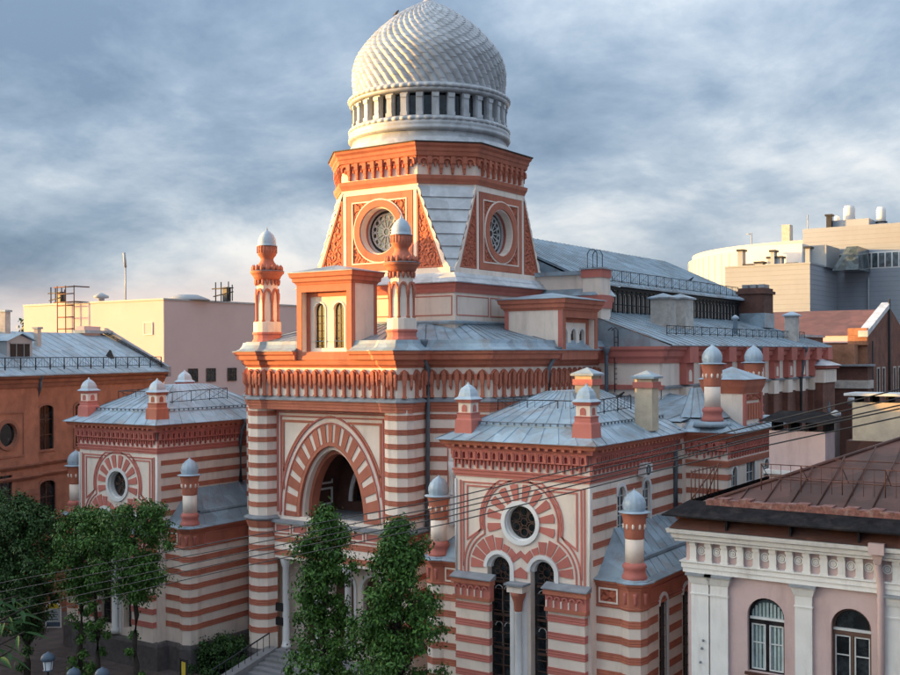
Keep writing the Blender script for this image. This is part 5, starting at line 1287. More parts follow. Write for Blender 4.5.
# roof furniture on the aisle
for y, s_, zt in ((30.0, .75, 27.0), (33.6, .95, 27.1)):
    chimney(13.2, y, .8, s_, 24.0, zt, SYN, 'chimney', 'roof', False)
chimney(16.2, 55.0, .55, .55, 23.3, 26.2, SYN, 'chimney', 'turret_dome', False)
B().lathe([(.22, 23.9), (.22, 25.6), (.34, 25.6), (.34, 25.8), (.05, 26.0)], 10, (15.0, 42)).obj('flue', 'turret_dome', AR)
bc = B().box(9.9, 12.6, 57.6, 60.6, 25.4, 29.3).obj('brick_chimney', 'brick_dark', SYN)
B().box(9.7, 12.8, 57.4, 60.8, 28.7, 29.0).obj('chimney_band', 'brick_dark', bc)
for k in range(3): B().box(10.1 + k * .85, 10.7 + k * .85, 58.2, 60.0, 29.3, 29.7).obj('chimney_pot', 'ledge', bc)
B().box(9.88, 12.7, 57.5, 60.7, 25.2, 26.7).obj('chimney_apron', 'roof', bc)
downpipe([(AX + .9, 28, 23.0), (AX + .7, 28.4, 22.0), (AX + .5, 28.6, 20.0), (AX + .3, 28.6, 15)], SYN, .15)
downpipe([(AX + .95, 52.8, 23.0), (AX + .8, 52.8, 22.0), (AX + .5, 52.8, 20.0), (AX + .5, 52.8, 8)], SYN, .16)
downpipe([(AX + .95, 39.0, 23.0), (AX + .6, 39.0, 21.5), (AX + .5, 39, 19), (AX + .5, 39, 8)], SYN, .15)
# fire ladder at the link
ld = B()
for yy in (19.9, 20.5): ld.tube([(13.9, yy - .6, 19.8), (13.9, yy - .6, 24.3), (13.7, yy - .6, 24.5), (13.4, yy - .6, 24.3)], .04, 5)
for k in range(11): ld.tube([(13.9, 19.3, 20.0 + k * .38), (13.9, 19.9, 20.0 + k * .38)], .025, 4)
ld.obj('roof_ladder', 'iron', SYN)
# air conditioner on the wing flank
ac = thing('air_conditioner', 'small white air conditioner box under the wing cornice', 'air conditioner', (21.6, 6.6, 15.3))
B().box(.02, .5, -.5, .5, .1, .85).obj('casing', 'white', ac); fa = Fr((.5, -.5), (.5, .5)); B().ribbon(fa, circ(.38, .47, .26, 14), .06, 0, .04, True).obj('fan_ring', 'dark', ac)
B().slab2(fa, circ(.38, .47, .22, 14), 0, .012).obj('fan', 'ledge', ac)

# ================================================================== neighbouring buildings
def win_far(fr, u0, u1, z0, z1, root, m='glass', frame='sash', depth=.25, arched=False, bars=(1, 2), surround=None):
    """a window set proud/recessed on a wall: glass part with frame sub-part"""
    cu = (u0 + u1) / 2; hw = (u1 - u0) / 2
    out = [(u0, z0), (u1, z0), (u1, z1), (u0, z1)] if not arched else [(u0, z0), (u1, z0)] + [(cu + hw * math.cos(t), z1 - .45 * hw + .45 * hw * math.sin(t)) for t in [math.pi * i / 8 for i in range(9)]]
    w = B().slab2(fr, out, -depth - .05, -depth).obj('window', m, root)
    b = B().ribbon(fr, out, .09, -depth, -depth + .06, True)
    for k in range(1, bars[0] + 1):
        u = u0 + (u1 - u0) * k / (bars[0] + 1); b.fbox(fr, u - .035, u + .035, -depth, -depth + .05, z0, z1)
    for k in range(1, bars[1] + 1):
        z = z0 + (z1 - z0) * k / (bars[1] + 1); b.fbox(fr, u0, u1, -depth, -depth + .045, z - .03, z + .03)
    b.obj('window_frame', frame, w)
    if surround: B().ribbon(fr, out, .2, -.02, .08, True).obj('window_surround', surround, w)
    return out

# ---- brown courtyard building at the left
BR = thing('brown_building', 'brown plastered town house with blue-grey metal roof and railing, left of the synagogue', 'building')
bA, bB_ = (-32.0, 0.2), (-37.0, 21.8)
f = Fr((-31.85, -0.4), bB_); f = Fr(bA, bB_)
d2 = Vector((bB_[0] - bA[0], bB_[1] - bA[1])).normalized(); nn = Vector((d2.y, -d2.x))
def bp(u, w, z): q = Vector(bA) + d2 * u + nn * w; return (q.x, q.y, z)
wl = [(4.4, 6.3, 14.5, 18.5), (8.9, 10.8, 14.5, 18.5), (13.4, 15.3, 14.5, 18.5), (4.4, 6.5, 7.4, 12.0), (8.9, 11.0, 7.4, 12.0), (13.4, 15.5, 7.4, 12.0)]
holes = [[(a, z0), (b, z0)] + [((a + b) / 2 + (b - a) / 2 * math.cos(t), z1 - .45 + .45 * math.sin(t)) for t in [math.pi * i / 8 for i in range(9)]] for a, b, z0, z1 in wl]
B().plate(f, [(0, 0), (22.2, 0), (22.2, 20.9), (0, 20.9)], holes, 0, .2).obj('wall', 'brownbrick', BR)
for a, b, z0, z1 in wl: win_far(f, a, b, z0, z1, BR, arched=True, surround='brown_trim', bars=(1, 2), depth=.18)
# projecting bay at the near end
g = Fr(bp(-9, .6, 0)[:2], bp(3.75, .6, 0)[:2])
B().plate(g, [(0, 0), (12.75, 0), (12.75, 20.7), (0, 20.7)], [circ(9.2, 16.2, .95, 24), [(7.9, 8.6), (9.7, 8.6), (9.7, 12.9), (7.9, 12.9)]], 0, .2).fbox(g, 12.5, 12.75, -.62, -.01, 0, 20.7).obj('bay_wall', 'brownbrick', BR)
rw = B().slab2(g, circ(9.2, 16.2, 1.0, 24), -.25, -.2).obj('round_window', 'glass', BR)
B().ribbon(g, circ(9.2, 16.2, 1.12, 28), .3, -.05, .1, True).obj('window_surround', 'brown_trim', rw)
B().ribbon(g, [(7.4, 14.4), (11.0, 14.4), (11.0, 18.0), (7.4, 18.0)], .16, -.02, .06, True).obj('panel_border', 'brown_trim', rw)
win_far(g, 7.9, 9.7, 8.6, 12.9, BR, bars=(1, 2), depth=.18)
for k in range(9): B().fbox(g, 10.2, 12.7, 0, .05, 6.0 + k * .62, 6.5 + k * .62).obj('rustication_course', 'brown_trim', BR)
pth = [bp(-9, .6, 0)[:2], bp(3.75, .6, 0)[:2], bp(3.75, 0, 0)[:2], bB_]
B().sweep(pth, [(-.2, 20.0), (.1, 20.0), (.2, 20.3), (.3, 20.4), (.35, 20.65), (.6, 20.8), (.62, 20.97), (-.2, 20.97)]).obj('cornice', 'brown_trim', BR)
for z in (13.3, 12.35): B().sweep(pth, [(-.2, z), (.12, z), (.24, z + .2), (.24, z + .32), (-.2, z + .32)]).obj('string_course', 'brown_trim', BR)
B().sweep(pth, [(-.3, 20.973), (.85, 20.973), (.86, 21.06), (.2, 21.2), (-.3, 21.25)]).obj('gutter', 'roof', BR)
rfp = [bp(-8, .5, 21.15), bp(22.4, .5, 21.15), bp(22.4 - 1.0, -7.0, 24.9), bp(-8, -7.0, 24.9)]
BRR = B().add(rfp + [bp(-8, -14, 21.2), bp(22.4, -14, 21.2)], [(0, 1, 2, 3), (3, 2, 5, 4), (1, 5, 2)]).obj('roof', 'roof', BR)
seams(rfp[0], rfp[1], rfp[2], rfp[3], 26, BRR)
def bquad(u0, u1, w0, w1, z0, z1): return B().hull2([bp(u0, w0, z0), bp(u1, w0, z0), bp(u1, w1, z0), bp(u0, w1, z0)], [bp(u0, w0, z1), bp(u1, w0, z1), bp(u1, w1, z1), bp(u0, w1, z1)])
# dormer
fd = Fr(bp(3.4, -2.4, 0)[:2], bp(6.4, -2.4, 0)[:2])
dm = B().add([fd.p(0, 0, 22.0), fd.p(3, 0, 22.0), fd.p(3, 0, 24.0), fd.p(1.5, 0, 24.5), fd.p(0, 0, 24.0), fd.p(0, -3.2, 22.0), fd.p(3, -3.2, 22.0), fd.p(3, -3.2, 24.0), fd.p(1.5, -3.2, 24.5), fd.p(0, -3.2, 24.0)], [(0, 1, 2, 3, 4), (1, 6, 7, 2), (0, 4, 9, 5)]).obj('dormer', 'far_grey', BR)
B().add([fd.p(-.25, .3, 23.95), fd.p(1.5, .3, 24.6), fd.p(3.25, .3, 23.95), fd.p(-.25, -3.4, 23.95), fd.p(1.5, -3.4, 24.6), fd.p(3.25, -3.4, 23.95)], [(0, 1, 4, 3), (1, 2, 5, 4)]).obj('dormer_roof', 'roof', dm)
B().fbox(fd, .35, 2.65, -.05, .04, 22.1, 23.75).obj('dormer_window', 'dark', dm)
B().fbox(fd, 1.0, 1.06, .04, .08, 22.1, 23.75).fbox(fd, 1.9, 1.96, .04, .08, 22.1, 23.75).fbox(fd, .3, 2.7, .03, .1, 23.7, 23.82).obj('dormer_frame', 'far_grey', dm)
for u, w, s_, z1 in ((1.4, -3.4, .65, 25.2), (7.0, -6.0, .32, 26.6), (9.3, -4.4, .22, 25.1)):
    c_ = bquad(u - s_, u + s_, w - s_, w + s_, 22.3, z1).obj('chimney', 'chimney', BR)
    bquad(u - s_ - .12, u + s_ + .12, w - s_ - .12, w + s_ + .12, z1, z1 + .18).obj('chimney_cap', 'roof', c_)
vc = B().hull2([bp(16.3, -1.8, 22.0), bp(17.1, -1.8, 22.0), bp(17.1, -2.6, 22.4), bp(16.3, -2.6, 22.4)], [bp(16.65, -2.15, 23.2), bp(16.75, -2.15, 23.2), bp(16.75, -2.25, 23.2), bp(16.65, -2.25, 23.2)]).obj('roof_vent', 'dark', BR)
bquad(18.3, 20.8, -7.6, -6.6, 23.8, 25.6).obj('chimney_stack', 'pinkbox', BR); bquad(18.1, 22.4, -7.8, -6.3, 24.9, 25.2).obj('fire_wall_coping', 'roof', BR)
# fire wall with a ladder along the far verge
B().hull2([bp(22.1, .6, 20.5), bp(22.6, .6, 20.5), bp(22.6, -7.2, 20.5), bp(22.1, -7.2, 20.5)], [bp(22.1, .6, 21.5), bp(22.6, .6, 21.5), bp(22.6, -7.2, 25.5), bp(22.1, -7.2, 25.5)]).obj('fire_wall', 'ledge', BR)
lb = B(); a, b_ = Vector(bp(21.5, .2, 21.7)), Vector(bp(20.9, -6.6, 25.1)); sd = Vector((d2.x, d2.y, 0)) * .5
lb.tube([a, b_], .05, 4); lb.tube([a + sd, b_ + sd], .05, 4)
for k in range(14): p_ = a.lerp(b_, (k + .5) / 14); lb.tube([p_, p_ + sd], .035, 4)
lb.obj('roof_ladder', 'iron', BR)
b = B(); A_, C_ = Vector(bp(-1.0, -.15, 21.5)), Vector(bp(22, -.15, 21.5)); n = 13
for k in range(n + 1):
    p_ = A_.lerp(C_, k / n); b.tube([p_ + Vector((0, 0, -.1)), p_ + Vector((0, 0, 1.0))], .06, 5)
    if k < n:
        q = A_.lerp(C_, (k + 1) / n); H_ = Vector((0, 0, 1.0)); l_ = Vector((0, 0, .2))
        b.tube([p_ + H_, q + H_], .035, 4); b.tube([p_ + l_, q + l_], .03, 4); b.tube([p_ + l_, p_.lerp(q, .5) + H_], .018, 4); b.tube([p_.lerp(q, .5) + H_, q + l_], .018, 4)
        for t in (.2, .4, .6, .8): m_ = p_.lerp(q, t); b.tube([m_ + l_, m_ + H_], .012, 4)
b.obj('roof_railing', 'iron', BR)
bq = f.p(3.95, .2, 0); downpipe([(bq[0] + .9, bq[1] - .2, 20.9), (bq[0] + .6, bq[1], 20.0), (bq[0], bq[1], 19.0), (bq[0], bq[1], 6)], BR, .14)
B().tube([bp(19, -.2, 20.3), bp(19, 1.0, 20.3)], .02, 4).obj('antenna', 'far_grey', BR)

# ---- big plain pink box building in the distance, left
PB = thing('pink_block', 'large plain pink windowless block with flat roof behind the brown house', 'building')
bx = Fr((-111, 57), (-77, 57)); by = Fr((-77, 57), (-77, 110))
B().plate(bx, [(0, 0), (34, 0), (34, 30.9), (0, 30.9)], [], 0, 0).plate(by, [(0, 0), (53, 0), (53, 30.9), (0, 30.9)], [], 0, 0).add([(-111, 57, 30.9), (-77, 57, 30.9), (-77, 110, 30.9), (-111, 110, 30.9)], [(0, 1, 2, 3)]).obj('wall', 'pinkbox', PB)
B().sweep([(-111, 57), (-77, 57), (-77, 110)], [(-.3, 30.9), (.15, 30.9), (.15, 31.15), (-.3, 31.15)]).obj('coping', 'far_grey', PB)
win_far(bx, 29.7, 31.6, 25.8, 27.6, PB, 'pinkbox', 'white', -.07, bars=(0, 0))
for y0 in (4.7, 8.4, 12.9): win_far(by, y0, y0 + 1.9, 18.6, 20.6, PB, 'glass', 'sash', -.07, bars=(1, 1))
lt = B()
for dx in (0, 1.5, 3.0):
    lt.tube([(-100.6 + dx * 1.4, 55.9, 12), (-100.6 + dx * 1.4, 55.9, 33.8)], .1, 4)
for k in range(11): z = 14 + k * 1.85; lt.tube([(-100.6, 55.9, z), (-96.4, 55.9, z)], .09, 4)
for z in (31.2, 33.6): lt.tube([(-101.5, 55.9, z), (-96.0, 55.9, z), (-96.0, 58.5, z)], .1, 4)
lt.obj('fire_ladder', 'rust_iron', PB)
B().lathe([(.5, 31), (.5, 31.8), (1.2, 31.9), (1.2, 32.2), (.2, 32.7)], 10, (-95, 60)).obj('roof_vent', 'far_grey', PB)
B().lathe([(3.4, 31.1), (3.4, 31.3), (1.6, 32.0), (0, 32.0)], 16, (-79.5, 64)).obj('roof_skylight', 'far_grey', PB)
for cx_, cy_ in ((-106.5, 59), (-76.5, 67)):
    b = B()
    for dx in (0, 1.2, 2.8, 3.6): b.tube([(cx_ + dx, cy_, 31), (cx_ + dx, cy_, 34.0 - (dx > 3) * .5)], .12, 4)
    b.tube([(cx_ - .8, cy_, 33.0), (cx_ + 3.8, cy_, 33.0)], .1, 4); b.tube([(cx_ - .5, cy_, 31.8), (cx_ + 3.8, cy_, 32.4)], .1, 4)
    b.box(cx_ + 1.5, cx_ + 2.4, cy_, cy_ + .9, 31, 33.2)
    b.obj('roof_plant', 'iron', PB)
B().tube([(-87.3, 58.5, 31), (-87.3, 58.5, 36.5)], .12, 5).tube([(-87.3, 58.5, 36.3), (-87.6, 58.5, 38.6)], .22, 6).obj('antenna_mast', 'far_grey', PB)

# ---- modern theatre block, far right
TH = thing('theatre_block', 'huge modern grey-beige panelled theatre block with roof plant, far right', 'building')
f = Fr((-4.6, 132.0), (68, 132.0))   # main wall
B().plate(f, [(0, 0), (72, 0), (72, 43.4), (0, 43.4)], [], 0, 0).plate(Fr((-4.6, 175), (-4.6, 132)), [(0, 0), (43, 0), (43, 43.4), (0, 43.4)], [], 0, 0).add([(-4.6, 132, 43.4), (68, 132, 43.4), (68, 175, 43.4), (-4.6, 175, 43.4)], [(0, 1, 2, 3)]).obj('wall', 'far_panel', TH)
B().fbox(f, 5.6, 60, -.02, .03, 36.2, 38.9).obj('window_band', 'white', TH)
for k in range(20):
    u = 5.9 + k * 1.05
    B().fbox(f, u, u + .82, .03, .06, 36.4, 38.7).obj('window', 'glass_blue', TH)
for k in range(30): B().fbox(f, 0, 72, -.02, .015, 20 + k * .78, 20.06 + k * .78).obj('panel_joint', 'ledge', TH)
B().tube([f.p(10.6, .3, 18), f.p(10.6, .3, 34.8)], .16, 6).obj('downpipe', 'far_grey', TH)
B().box(-1.0, 5.6, 134, 150, 43.4, 44.7).obj('penthouse', 'far_panel', TH)
for x, r_, zt in ((2.0, .95, 47.2), (7.1, .75, 46.6), (-.0, .45, 45.6)):
    t_ = B().lathe([(r_ * .8, 43.4), (r_ * .8, 44.1), (r_, 44.2), (r_, zt - .5), (r_ * .8, zt), (0, zt + .1)], 14, (x, 136)).obj('roof_fan', 'white', TH)
    B().lathe([(r_ * 1.3, 44.0), (r_ * 1.3, 44.2)], 8, (x, 136)).obj('fan_base', 'dark', t_)
B().box(-1.0, -.2, 133, 134, 43.4, 45.4).box(-1.2, 0, 132.8, 134.2, 45.4, 45.7).obj('chimney', 'iron', TH)
# front block
f = Fr((-26, 116), (1.0, 116)); fs_ = Fr((1.0, 116), (1.0, 131.8))
B().plate(Fr((-12.4, 116), (1.0, 116)), [(0, 0), (13.4, 0), (13.4, 36.2), (0, 36.2)], [], 0, 0).plate(fs_, [(0, 0), (15.8, 0), (15.8, 36.2), (0, 36.2)], [], 0, 0).plate(Fr((-12.4, 131.8), (-12.4, 116)), [(0, 0), (15.8, 0), (15.8, 36.2), (0, 36.2)], [], 0, 0).add([(-12.4, 116, 36.2), (1.0, 116, 36.2), (1.0, 131.8, 36.2), (-12.4, 131.8, 36.2)], [(0, 1, 2, 3)]).obj('front_block', 'far_panel', TH)
for k in range(26): B().sweep([(-12.4, 116), (1.0, 116), (1.0, 131.6)], [(-.02, 16.4 + k * .76), (.02, 16.4 + k * .76), (.02, 16.45 + k * .76), (-.02, 16.45 + k * .76)]).obj('panel_joint', 'ledge', TH)
B().sweep([(-12.4, 116), (1.0, 116), (1.0, 131.6)], [(-.3, 36.2), (.1, 36.2), (.1, 36.45), (-.3, 36.45)]).obj('coping', 'far_panel_warm', TH)
B().fbox(f, 22.2, 23.2, -.02, .05, 24.0, 26.4).obj('wall_panel', 'far_panel_warm', TH)
B().box(-11.2, -1.9, 122, 130, 36.2, 40.0).obj('white_plant_room', 'white', TH)
B().box(-1.9, 1.5, 123.5, 131.5, 36.2, 39.7).obj('plant_room', 'far_grey', TH)
B().hull2([(2.2, 124, 35.6), (6.3, 124, 35.6), (6.3, 131.9, 35.6), (2.2, 131.9, 35.6)], [(4.4, 124.4, 39.3), (6.1, 124.4, 39.3), (6.1, 131.8, 39.3), (4.4, 131.8, 39.3)]).obj('glazed_lantern', 'glass_blue', TH)
for x, y, s_, zt in ((-10.4, 117.5, .4, 39.4), (-9.2, 117.5, .6, 37.0), (-5.0, 117.8, 1.1, 38.0), (-5.2, 117.4, .3, 39.0), (.3, 117.2, .35, 39.2), (-2.4, 118, .7, 36.9), (-7.4, 117.5, .6, 37.3)):
    c_ = B().box(x - s_, x + s_, y, y + 1.5, 36.2, zt - .5).obj('vent_unit', 'far_grey', TH); B().box(x - s_ - .2, x + s_ + .2, y - .2, y + 1.7, zt - .5, zt - .2).obj('vent_cap', 'iron', c_)
# curved auditorium drum
cyl = B().lathe([(34, 0), (34, 41.0), (33.2, 41.2), (33.2, 42.2), (0, 43.0)], 96, (-3.7, 171), False).obj('curved_drum', 'far_panel_warm', TH)
for k in range(96):
    a = 2 * math.pi * k / 96
    if math.sin(a) < .3 and math.cos(a) < .2: B().tube([(-3.7 + 34.02 * math.cos(a), 171 + 34.02 * math.sin(a), 15), (-3.7 + 34.02 * math.cos(a), 171 + 34.02 * math.sin(a), 40.9)], .07, 4).obj('drum_rib', 'far_panel', cyl)
B().tube([(-17, 143, 41), (-17, 143, 44.6)], .1, 5).tube([(-18.0, 143, 44.4), (-17, 143, 44.4)], .08, 4).obj('mast', 'far_grey', TH)
B().tube([(-6, 140, 41), (-6, 140, 46.8)], .1, 5).obj('mast', 'far_grey', TH)
B().box(-10.6, -9.2, 140, 142, 41, 45.3).obj('chimney', 'chimney', TH)

# ---- brick building with maroon roof behind the synagogue, right
RB = thing('brick_building', 'old red brick building with dark maroon gabled roof behind the synagogue hall', 'building')
gx = 16.0; yA, yM, yC = 87.0, 99.0, 111.0; zE, zR = 24.7, 28.3
B().plate(Fr((-40, yA), (gx, yA)), [(0, 0), (56, 0), (56, zE), (0, zE)], [], 0, 0).obj('front_wall', 'brick_sunlit', RB)
gf = Fr((gx, yA), (gx, yC))
gh = [(5.0, 6.4, 17.0, 20.6), (8.0, 9.4, 17.0, 20.6), (14.5, 15.9, 17.0, 20.6), (17.5, 18.9, 17.0, 20.6)]
B().plate(gf, [(0, 0), (24, 0), (24, zE - .1), (12, zR + .5), (0, zE - .1)], [[(a, c_), (b_, c_), (b_, d_), (a, d_)] for a, b_, c_, d_ in gh], 0, .3).obj('gable_wall', 'brick', RB)
for a, b_, c_, d_ in gh: win_far(gf, a, b_, c_, d_, RB, 'glass', 'sash', .3, surround='chimney', bars=(1, 2))
B().add([(-40, yA - .6, zE), (gx - .6, yA - .6, zE), (gx - .6, yM, zR), (-40, yM, zR), (-40, yC + .6, zE), (gx - .6, yC + .6, zE)], [(0, 1, 2, 3), (3, 2, 5, 4)]).obj('roof', 'maroon_roof', RB)
B().hull2([(gx - .9, yA - .8, zE - .2), (gx + .25, yA - .8, zE - .2), (gx + .25, yA - .8, zE + .5), (gx - .9, yA - .8, zE + .5)], [(gx - .9, yM, zR + .3), (gx + .25, yM, zR + .3), (gx + .25, yM, zR + .9), (gx - .9, yM, zR + .9)]).obj('verge_flashing', 'roof_light', RB)
B().box(-40, gx - .7, yA - .5, yA + .1, zE - .9, zE - .02).obj('eaves_cornice', 'pinkbox', RB)
B().box(gx - 2.2, gx + .1, yA - .55, yA + .2, zE - 1.2, zE + .9).obj('eaves_shoulder', 'brick_sunlit', RB)
B().tube([(gx + .2, 98.5, 5), (gx + .2, 98.5, 29.6)], .16, 6).obj('downpipe', 'iron', RB)
B().tube([(gx + .2, 89.0, 5), (gx + .2, 89.0, 24)], .1, 5).obj('downpipe', 'iron', RB)
# lower block in front with pale string course
B().box(-30, 16.6, 84.5, 86.9, 0, 20.9).obj('lower_wall', 'brick_dark', RB)
B().box(-30, 16.75, 84.3, 86.95, 18.2, 19.2).obj('pale_string_course', 'chimney', RB)
B().box(-30, 17.0, 84.0, 86.9, 20.9, 21.15).obj('parapet_flashing', 'ledge', RB)
B().box(10.5, 15.0, 84.6, 86.6, 21.15, 23.6).obj('parapet_block', 'brick_sunlit', RB)
B().tube([(11.6, 84.0, 23.6), (11.6, 84.0, 6)], .18, 6).obj('downpipe', 'roof_light', RB)
# white duct elbow
B().tube([(17.9, 70, 17.2), (18.8, 70, 17.2), (19.3, 70, 16.7), (19.3, 70, 10)], .5, 10).obj('vent_duct', 'far_grey', RB)
for k in range(3):
    B().box(26 + k * 2.2, 27.2 + k * 2.2, 92, 93.2, 15.5, 17.0).obj('air_handler', 'far_grey', RB)
B().box(20, 60, 85, 120, 0, 15.5).obj('yard_block', 'stone', RB)

# ---- classical pink house at the right foreground
PK = thing('pink_house', 'classical pink house with white pilasters, arched windows and rusty brown hipped roof', 'building')
PY = -0.8; px0 = 27.4; px1 = 62.0
F = Fr((px0, PY), (px1, PY))
wc = [31.33 - px0 + k * 3.98 for k in range(7)]
hol = [round_arch(u, 7.1, .90, 9.83, 14) for u in wc]
B().plate(F, [(0, 0), (34.6, 0), (34.6, 11.8), (0, 11.8)], hol, 0, .32).plate(Fr((px0, 20), (px0, PY)), [(0, 0), (20.8, 0), (20.8, 13.8), (0, 13.8)], [], 0, 0).obj('wall', 'pink_wall', PK)
for i, u in enumerate(wc):
    wn = B().slab2(F, round_arch(u, 7.0, .95, 9.83, 14), -.42, -.38).obj('window', 'glass_blue' if i % 2 == 0 else 'glass', PK)
    if i % 2 == 0:
        ct = B()
        for k in range(9): ct.fbox(F, u - .8 + k * .18, u - .68 + k * .18, -.378, -.35 - .02 * (k % 2), 7.1, 9.7 + .75 * math.sqrt(max(0, 1 - ((-.74 + k * .18) / .85) ** 2)))
        ct.obj('curtain', 'curtain', wn)
    b = B().ribbon(F, round_arch(u, 7.1, .84, 9.83, 14), .12, -.345, -.26, True)
    b.fbox(F, u - .06, u + .06, -.345, -.26, 7.1, 9.5); b.fbox(F, u - .84, u + .84, -.345, -.24, 9.42, 9.62)
    b.obj('window_frame', 'gutter' if i % 2 == 0 else 'sash', wn)
    b = B().fbox(F, u - .84, u + .84, -.34, -.22, 9.62, 9.74)
    for s_ in (-1, 1): b.ribbon(F, [(u + s_ * .12, 7.2), (u + s_ * .76, 7.2), (u + s_ * .76, 9.36), (u + s_ * .12, 9.36)], .06, -.342, -.28, True).fbox(F, min(u + s_ * .12, u + s_ * .76), max(u + s_ * .12, u + s_ * .76), -.342, -.29, 8.45, 8.5)
    b.obj('casement', 'sash_white', wn)
    B().fbox(F, u - 1.0, u + 1.0, -.3, .16, 6.95, 7.08).obj('sill', 'rust_roof', wn)
# pilasters
def pilaster(u0, u1):
    p_ = B().fbox(F, u0, u1, 0, .16, 0, 11.2).obj('pilaster', 'pink_trim', PK)
    B().fbox(F, u0 - .04, u1 + .04, 0, .20, 10.55, 10.62).obj('pilaster_neck', 'pink_trim', p_)
    B().sweep([F.p(u0, 0, 0)[:2], F.p(u0, .16, 0)[:2], F.p(u1, .16, 0)[:2], F.p(u1, 0, 0)[:2]], [(0, 11.1), (.04, 11.1), (.14, 11.4), (.16, 11.5), (0, 11.5)]).obj('pilaster_capital', 'pink_trim', p_)
    B().fbox(F, u0 - .22, u1 + .22, 0, .42, 11.503, 11.62).obj('capital_flashing', 'ledge', p_)
pilaster(.22, 1.12); pilaster(1.2, 2.1)
for k in range(7): pilaster(5.38 + k * 3.98, 6.18 + k * 3.98)
for z, u in ((8.3, .85), (7.9, .78), (7.2, .7)): B().lathe([(.02, 0), (.07, .01), (.05, .06)], 8).obj('wall_anchor', 'ledge', PK).matrix_world = Matrix.Translation(F.p(u, .2, z)) @ Matrix.Rotation(R(90), 4, 'X')
pth = [(px0, 20), (px0, PY), (px1, PY)]
B().sweep(pth, [(-.3, 11.625), (.2, 11.625), (.2, 11.85), (.26, 11.87), (.26, 12.1), (.34, 12.14), (.34, 12.2), (-.3, 12.2)]).obj('architrave', 'pink_trim', PK)
FR_ = B().sweep(pth, [(-.3, 12.203), (.06, 12.203), (.06, 13.2), (-.3, 13.2)]).obj('frieze', 'pink_wall', PK)
B().sweep(pth, [(-.3, 13.2), (.5, 13.2), (.52, 13.3), (.62, 13.36), (.66, 13.56), (.8, 13.62), (.86, 13.82), (-.3, 13.84)]).obj('cornice', 'pink_trim', PK)
TG = B().fbox(Fr((0, 0), (1, 0)), -.165, .165, 0, .16, 12.21, 13.0).fbox(Fr((0, 0), (1, 0)), -.165, .165, 0, .28, 13.0, 13.195).fbox(Fr((0, 0), (1, 0)), -.2, .2, 0, .2, 12.205, 12.28).mesh('triglyph', 'pink_trim')
RS = B(); f0 = Fr((0, 0), (1, 0))
for r_, h_ in ((.19, .06), (.095, .07)): RS.ribbon(f0, circ(0, 12.74, r_, 18), .055, 0, h_, True)
RS.slab2(f0, circ(0, 12.74, .045, 8), 0, .09); RS = RS.mesh('rosette', 'pink_trim')
for k in range(42):
    u = .35 + k * .80
    inst('triglyph', TG, FR_, F.p(u, .06, 0), 0)
    inst('rosette', RS, FR_, F.p(u + .40, .06, 0), 0)
# roof: brick-red sloping blocking course, black gutter, rusty hipped roof with seams
B().add([(px0 - .7, PY - .8, 13.86), (px1, PY - .8, 13.86), (px1, PY - .05, 14.55), (px0 - .1, PY - .05, 14.55), (px0 - .7, 20, 13.86), (px0 - .1, 20, 14.55)], [(0, 1, 2, 3), (0, 3, 5, 4)]).obj('cornice_flashing', 'rust_roof', PK)
for k in range(9): B().fbox(F, 2.2 + k * 3.1, 2.3 + k * 3.1, .2, .75, 13.95, 14.5).obj('gutter_bracket', 'gutter', PK)
B().box(px0 - .05, px1, PY - .0, PY + 2.0, 13.8, 14.9).obj('parapet', 'pink_trim', PK)
B().add([(px0 - 1.0, PY - 1.0, 14.55), (px1, PY - 1.0, 14.55), (px1, PY + .5, 15.15), (px0 - .1, PY + .5, 15.15), (px0 - 1, PY - 1, 14.47), (px1, PY - 1, 14.47), (px1, PY + .5, 14.9), (px0 - .1, PY + .5, 14.9), (px0 - 1, 20, 14.55), (px0 - .1, 20, 15.15)], [(0, 1, 2, 3), (4, 7, 6, 5), (0, 4, 5, 1), (0, 3, 9, 8)]).obj('gutter', 'gutter', PK)
edge = B(); n = 60
for k in range(n):
    u = px0 + .9 + (px1 - px0 - 1) * k / n; hgt = .12 + .14 * random.random()
    edge.box(u, u + (px1 - px0) / n * .98, PY + .15, PY + .75 + .2 * random.random(), 15.0, 15.16 + hgt)
edge.obj('crumbled_edge', 'rust_roof_edge', PK)
r0 = [(px0 + 1.2, PY + .6, 15.25), (px1, PY + .6, 15.25), (px1, 9.5, 18.5), (px0 + 9.6, 9.5, 18.5), (px0 + 1.2, 20, 15.25)]
PR = B().add(r0, [(0, 1, 2, 3), (0, 3, 4)]).obj('roof', 'rust_roof', PK)
for k in range(1, 26):
    t = k * 1.25; u = px0 + 1.2 + t; top = min(1, t / 8.4)
    B().tube([(u, PY + .6, 15.27), (u + 0.0, PY + .6 + 8.4 * 1.06 * top, 15.27 + 3.25 * top)], .045, 4).obj('roof_seam', 'rust_roof', PR)
B().tube([(px0 + 1.2, PY + .6, 15.28), (px0 + 9.6, 9.5, 18.53)], .11, 6).obj('hip_roll', 'rust_roof', PR)
for z_ in (.28, .55):
    B().tube([(px0 + 1.2 + 8.4 * z_, PY + .6 + 8.9 * z_, 15.27 + 3.25 * z_), (px1, PY + .6 + 8.9 * z_, 15.27 + 3.25 * z_)], .03, 4).obj('roof_seam', 'rust_roof', PR)
b = B(); A_, C_ = Vector((px0 + 3.2, PY + 1.7, 15.75)), Vector((px1, PY + 1.7, 15.75)); n = 16
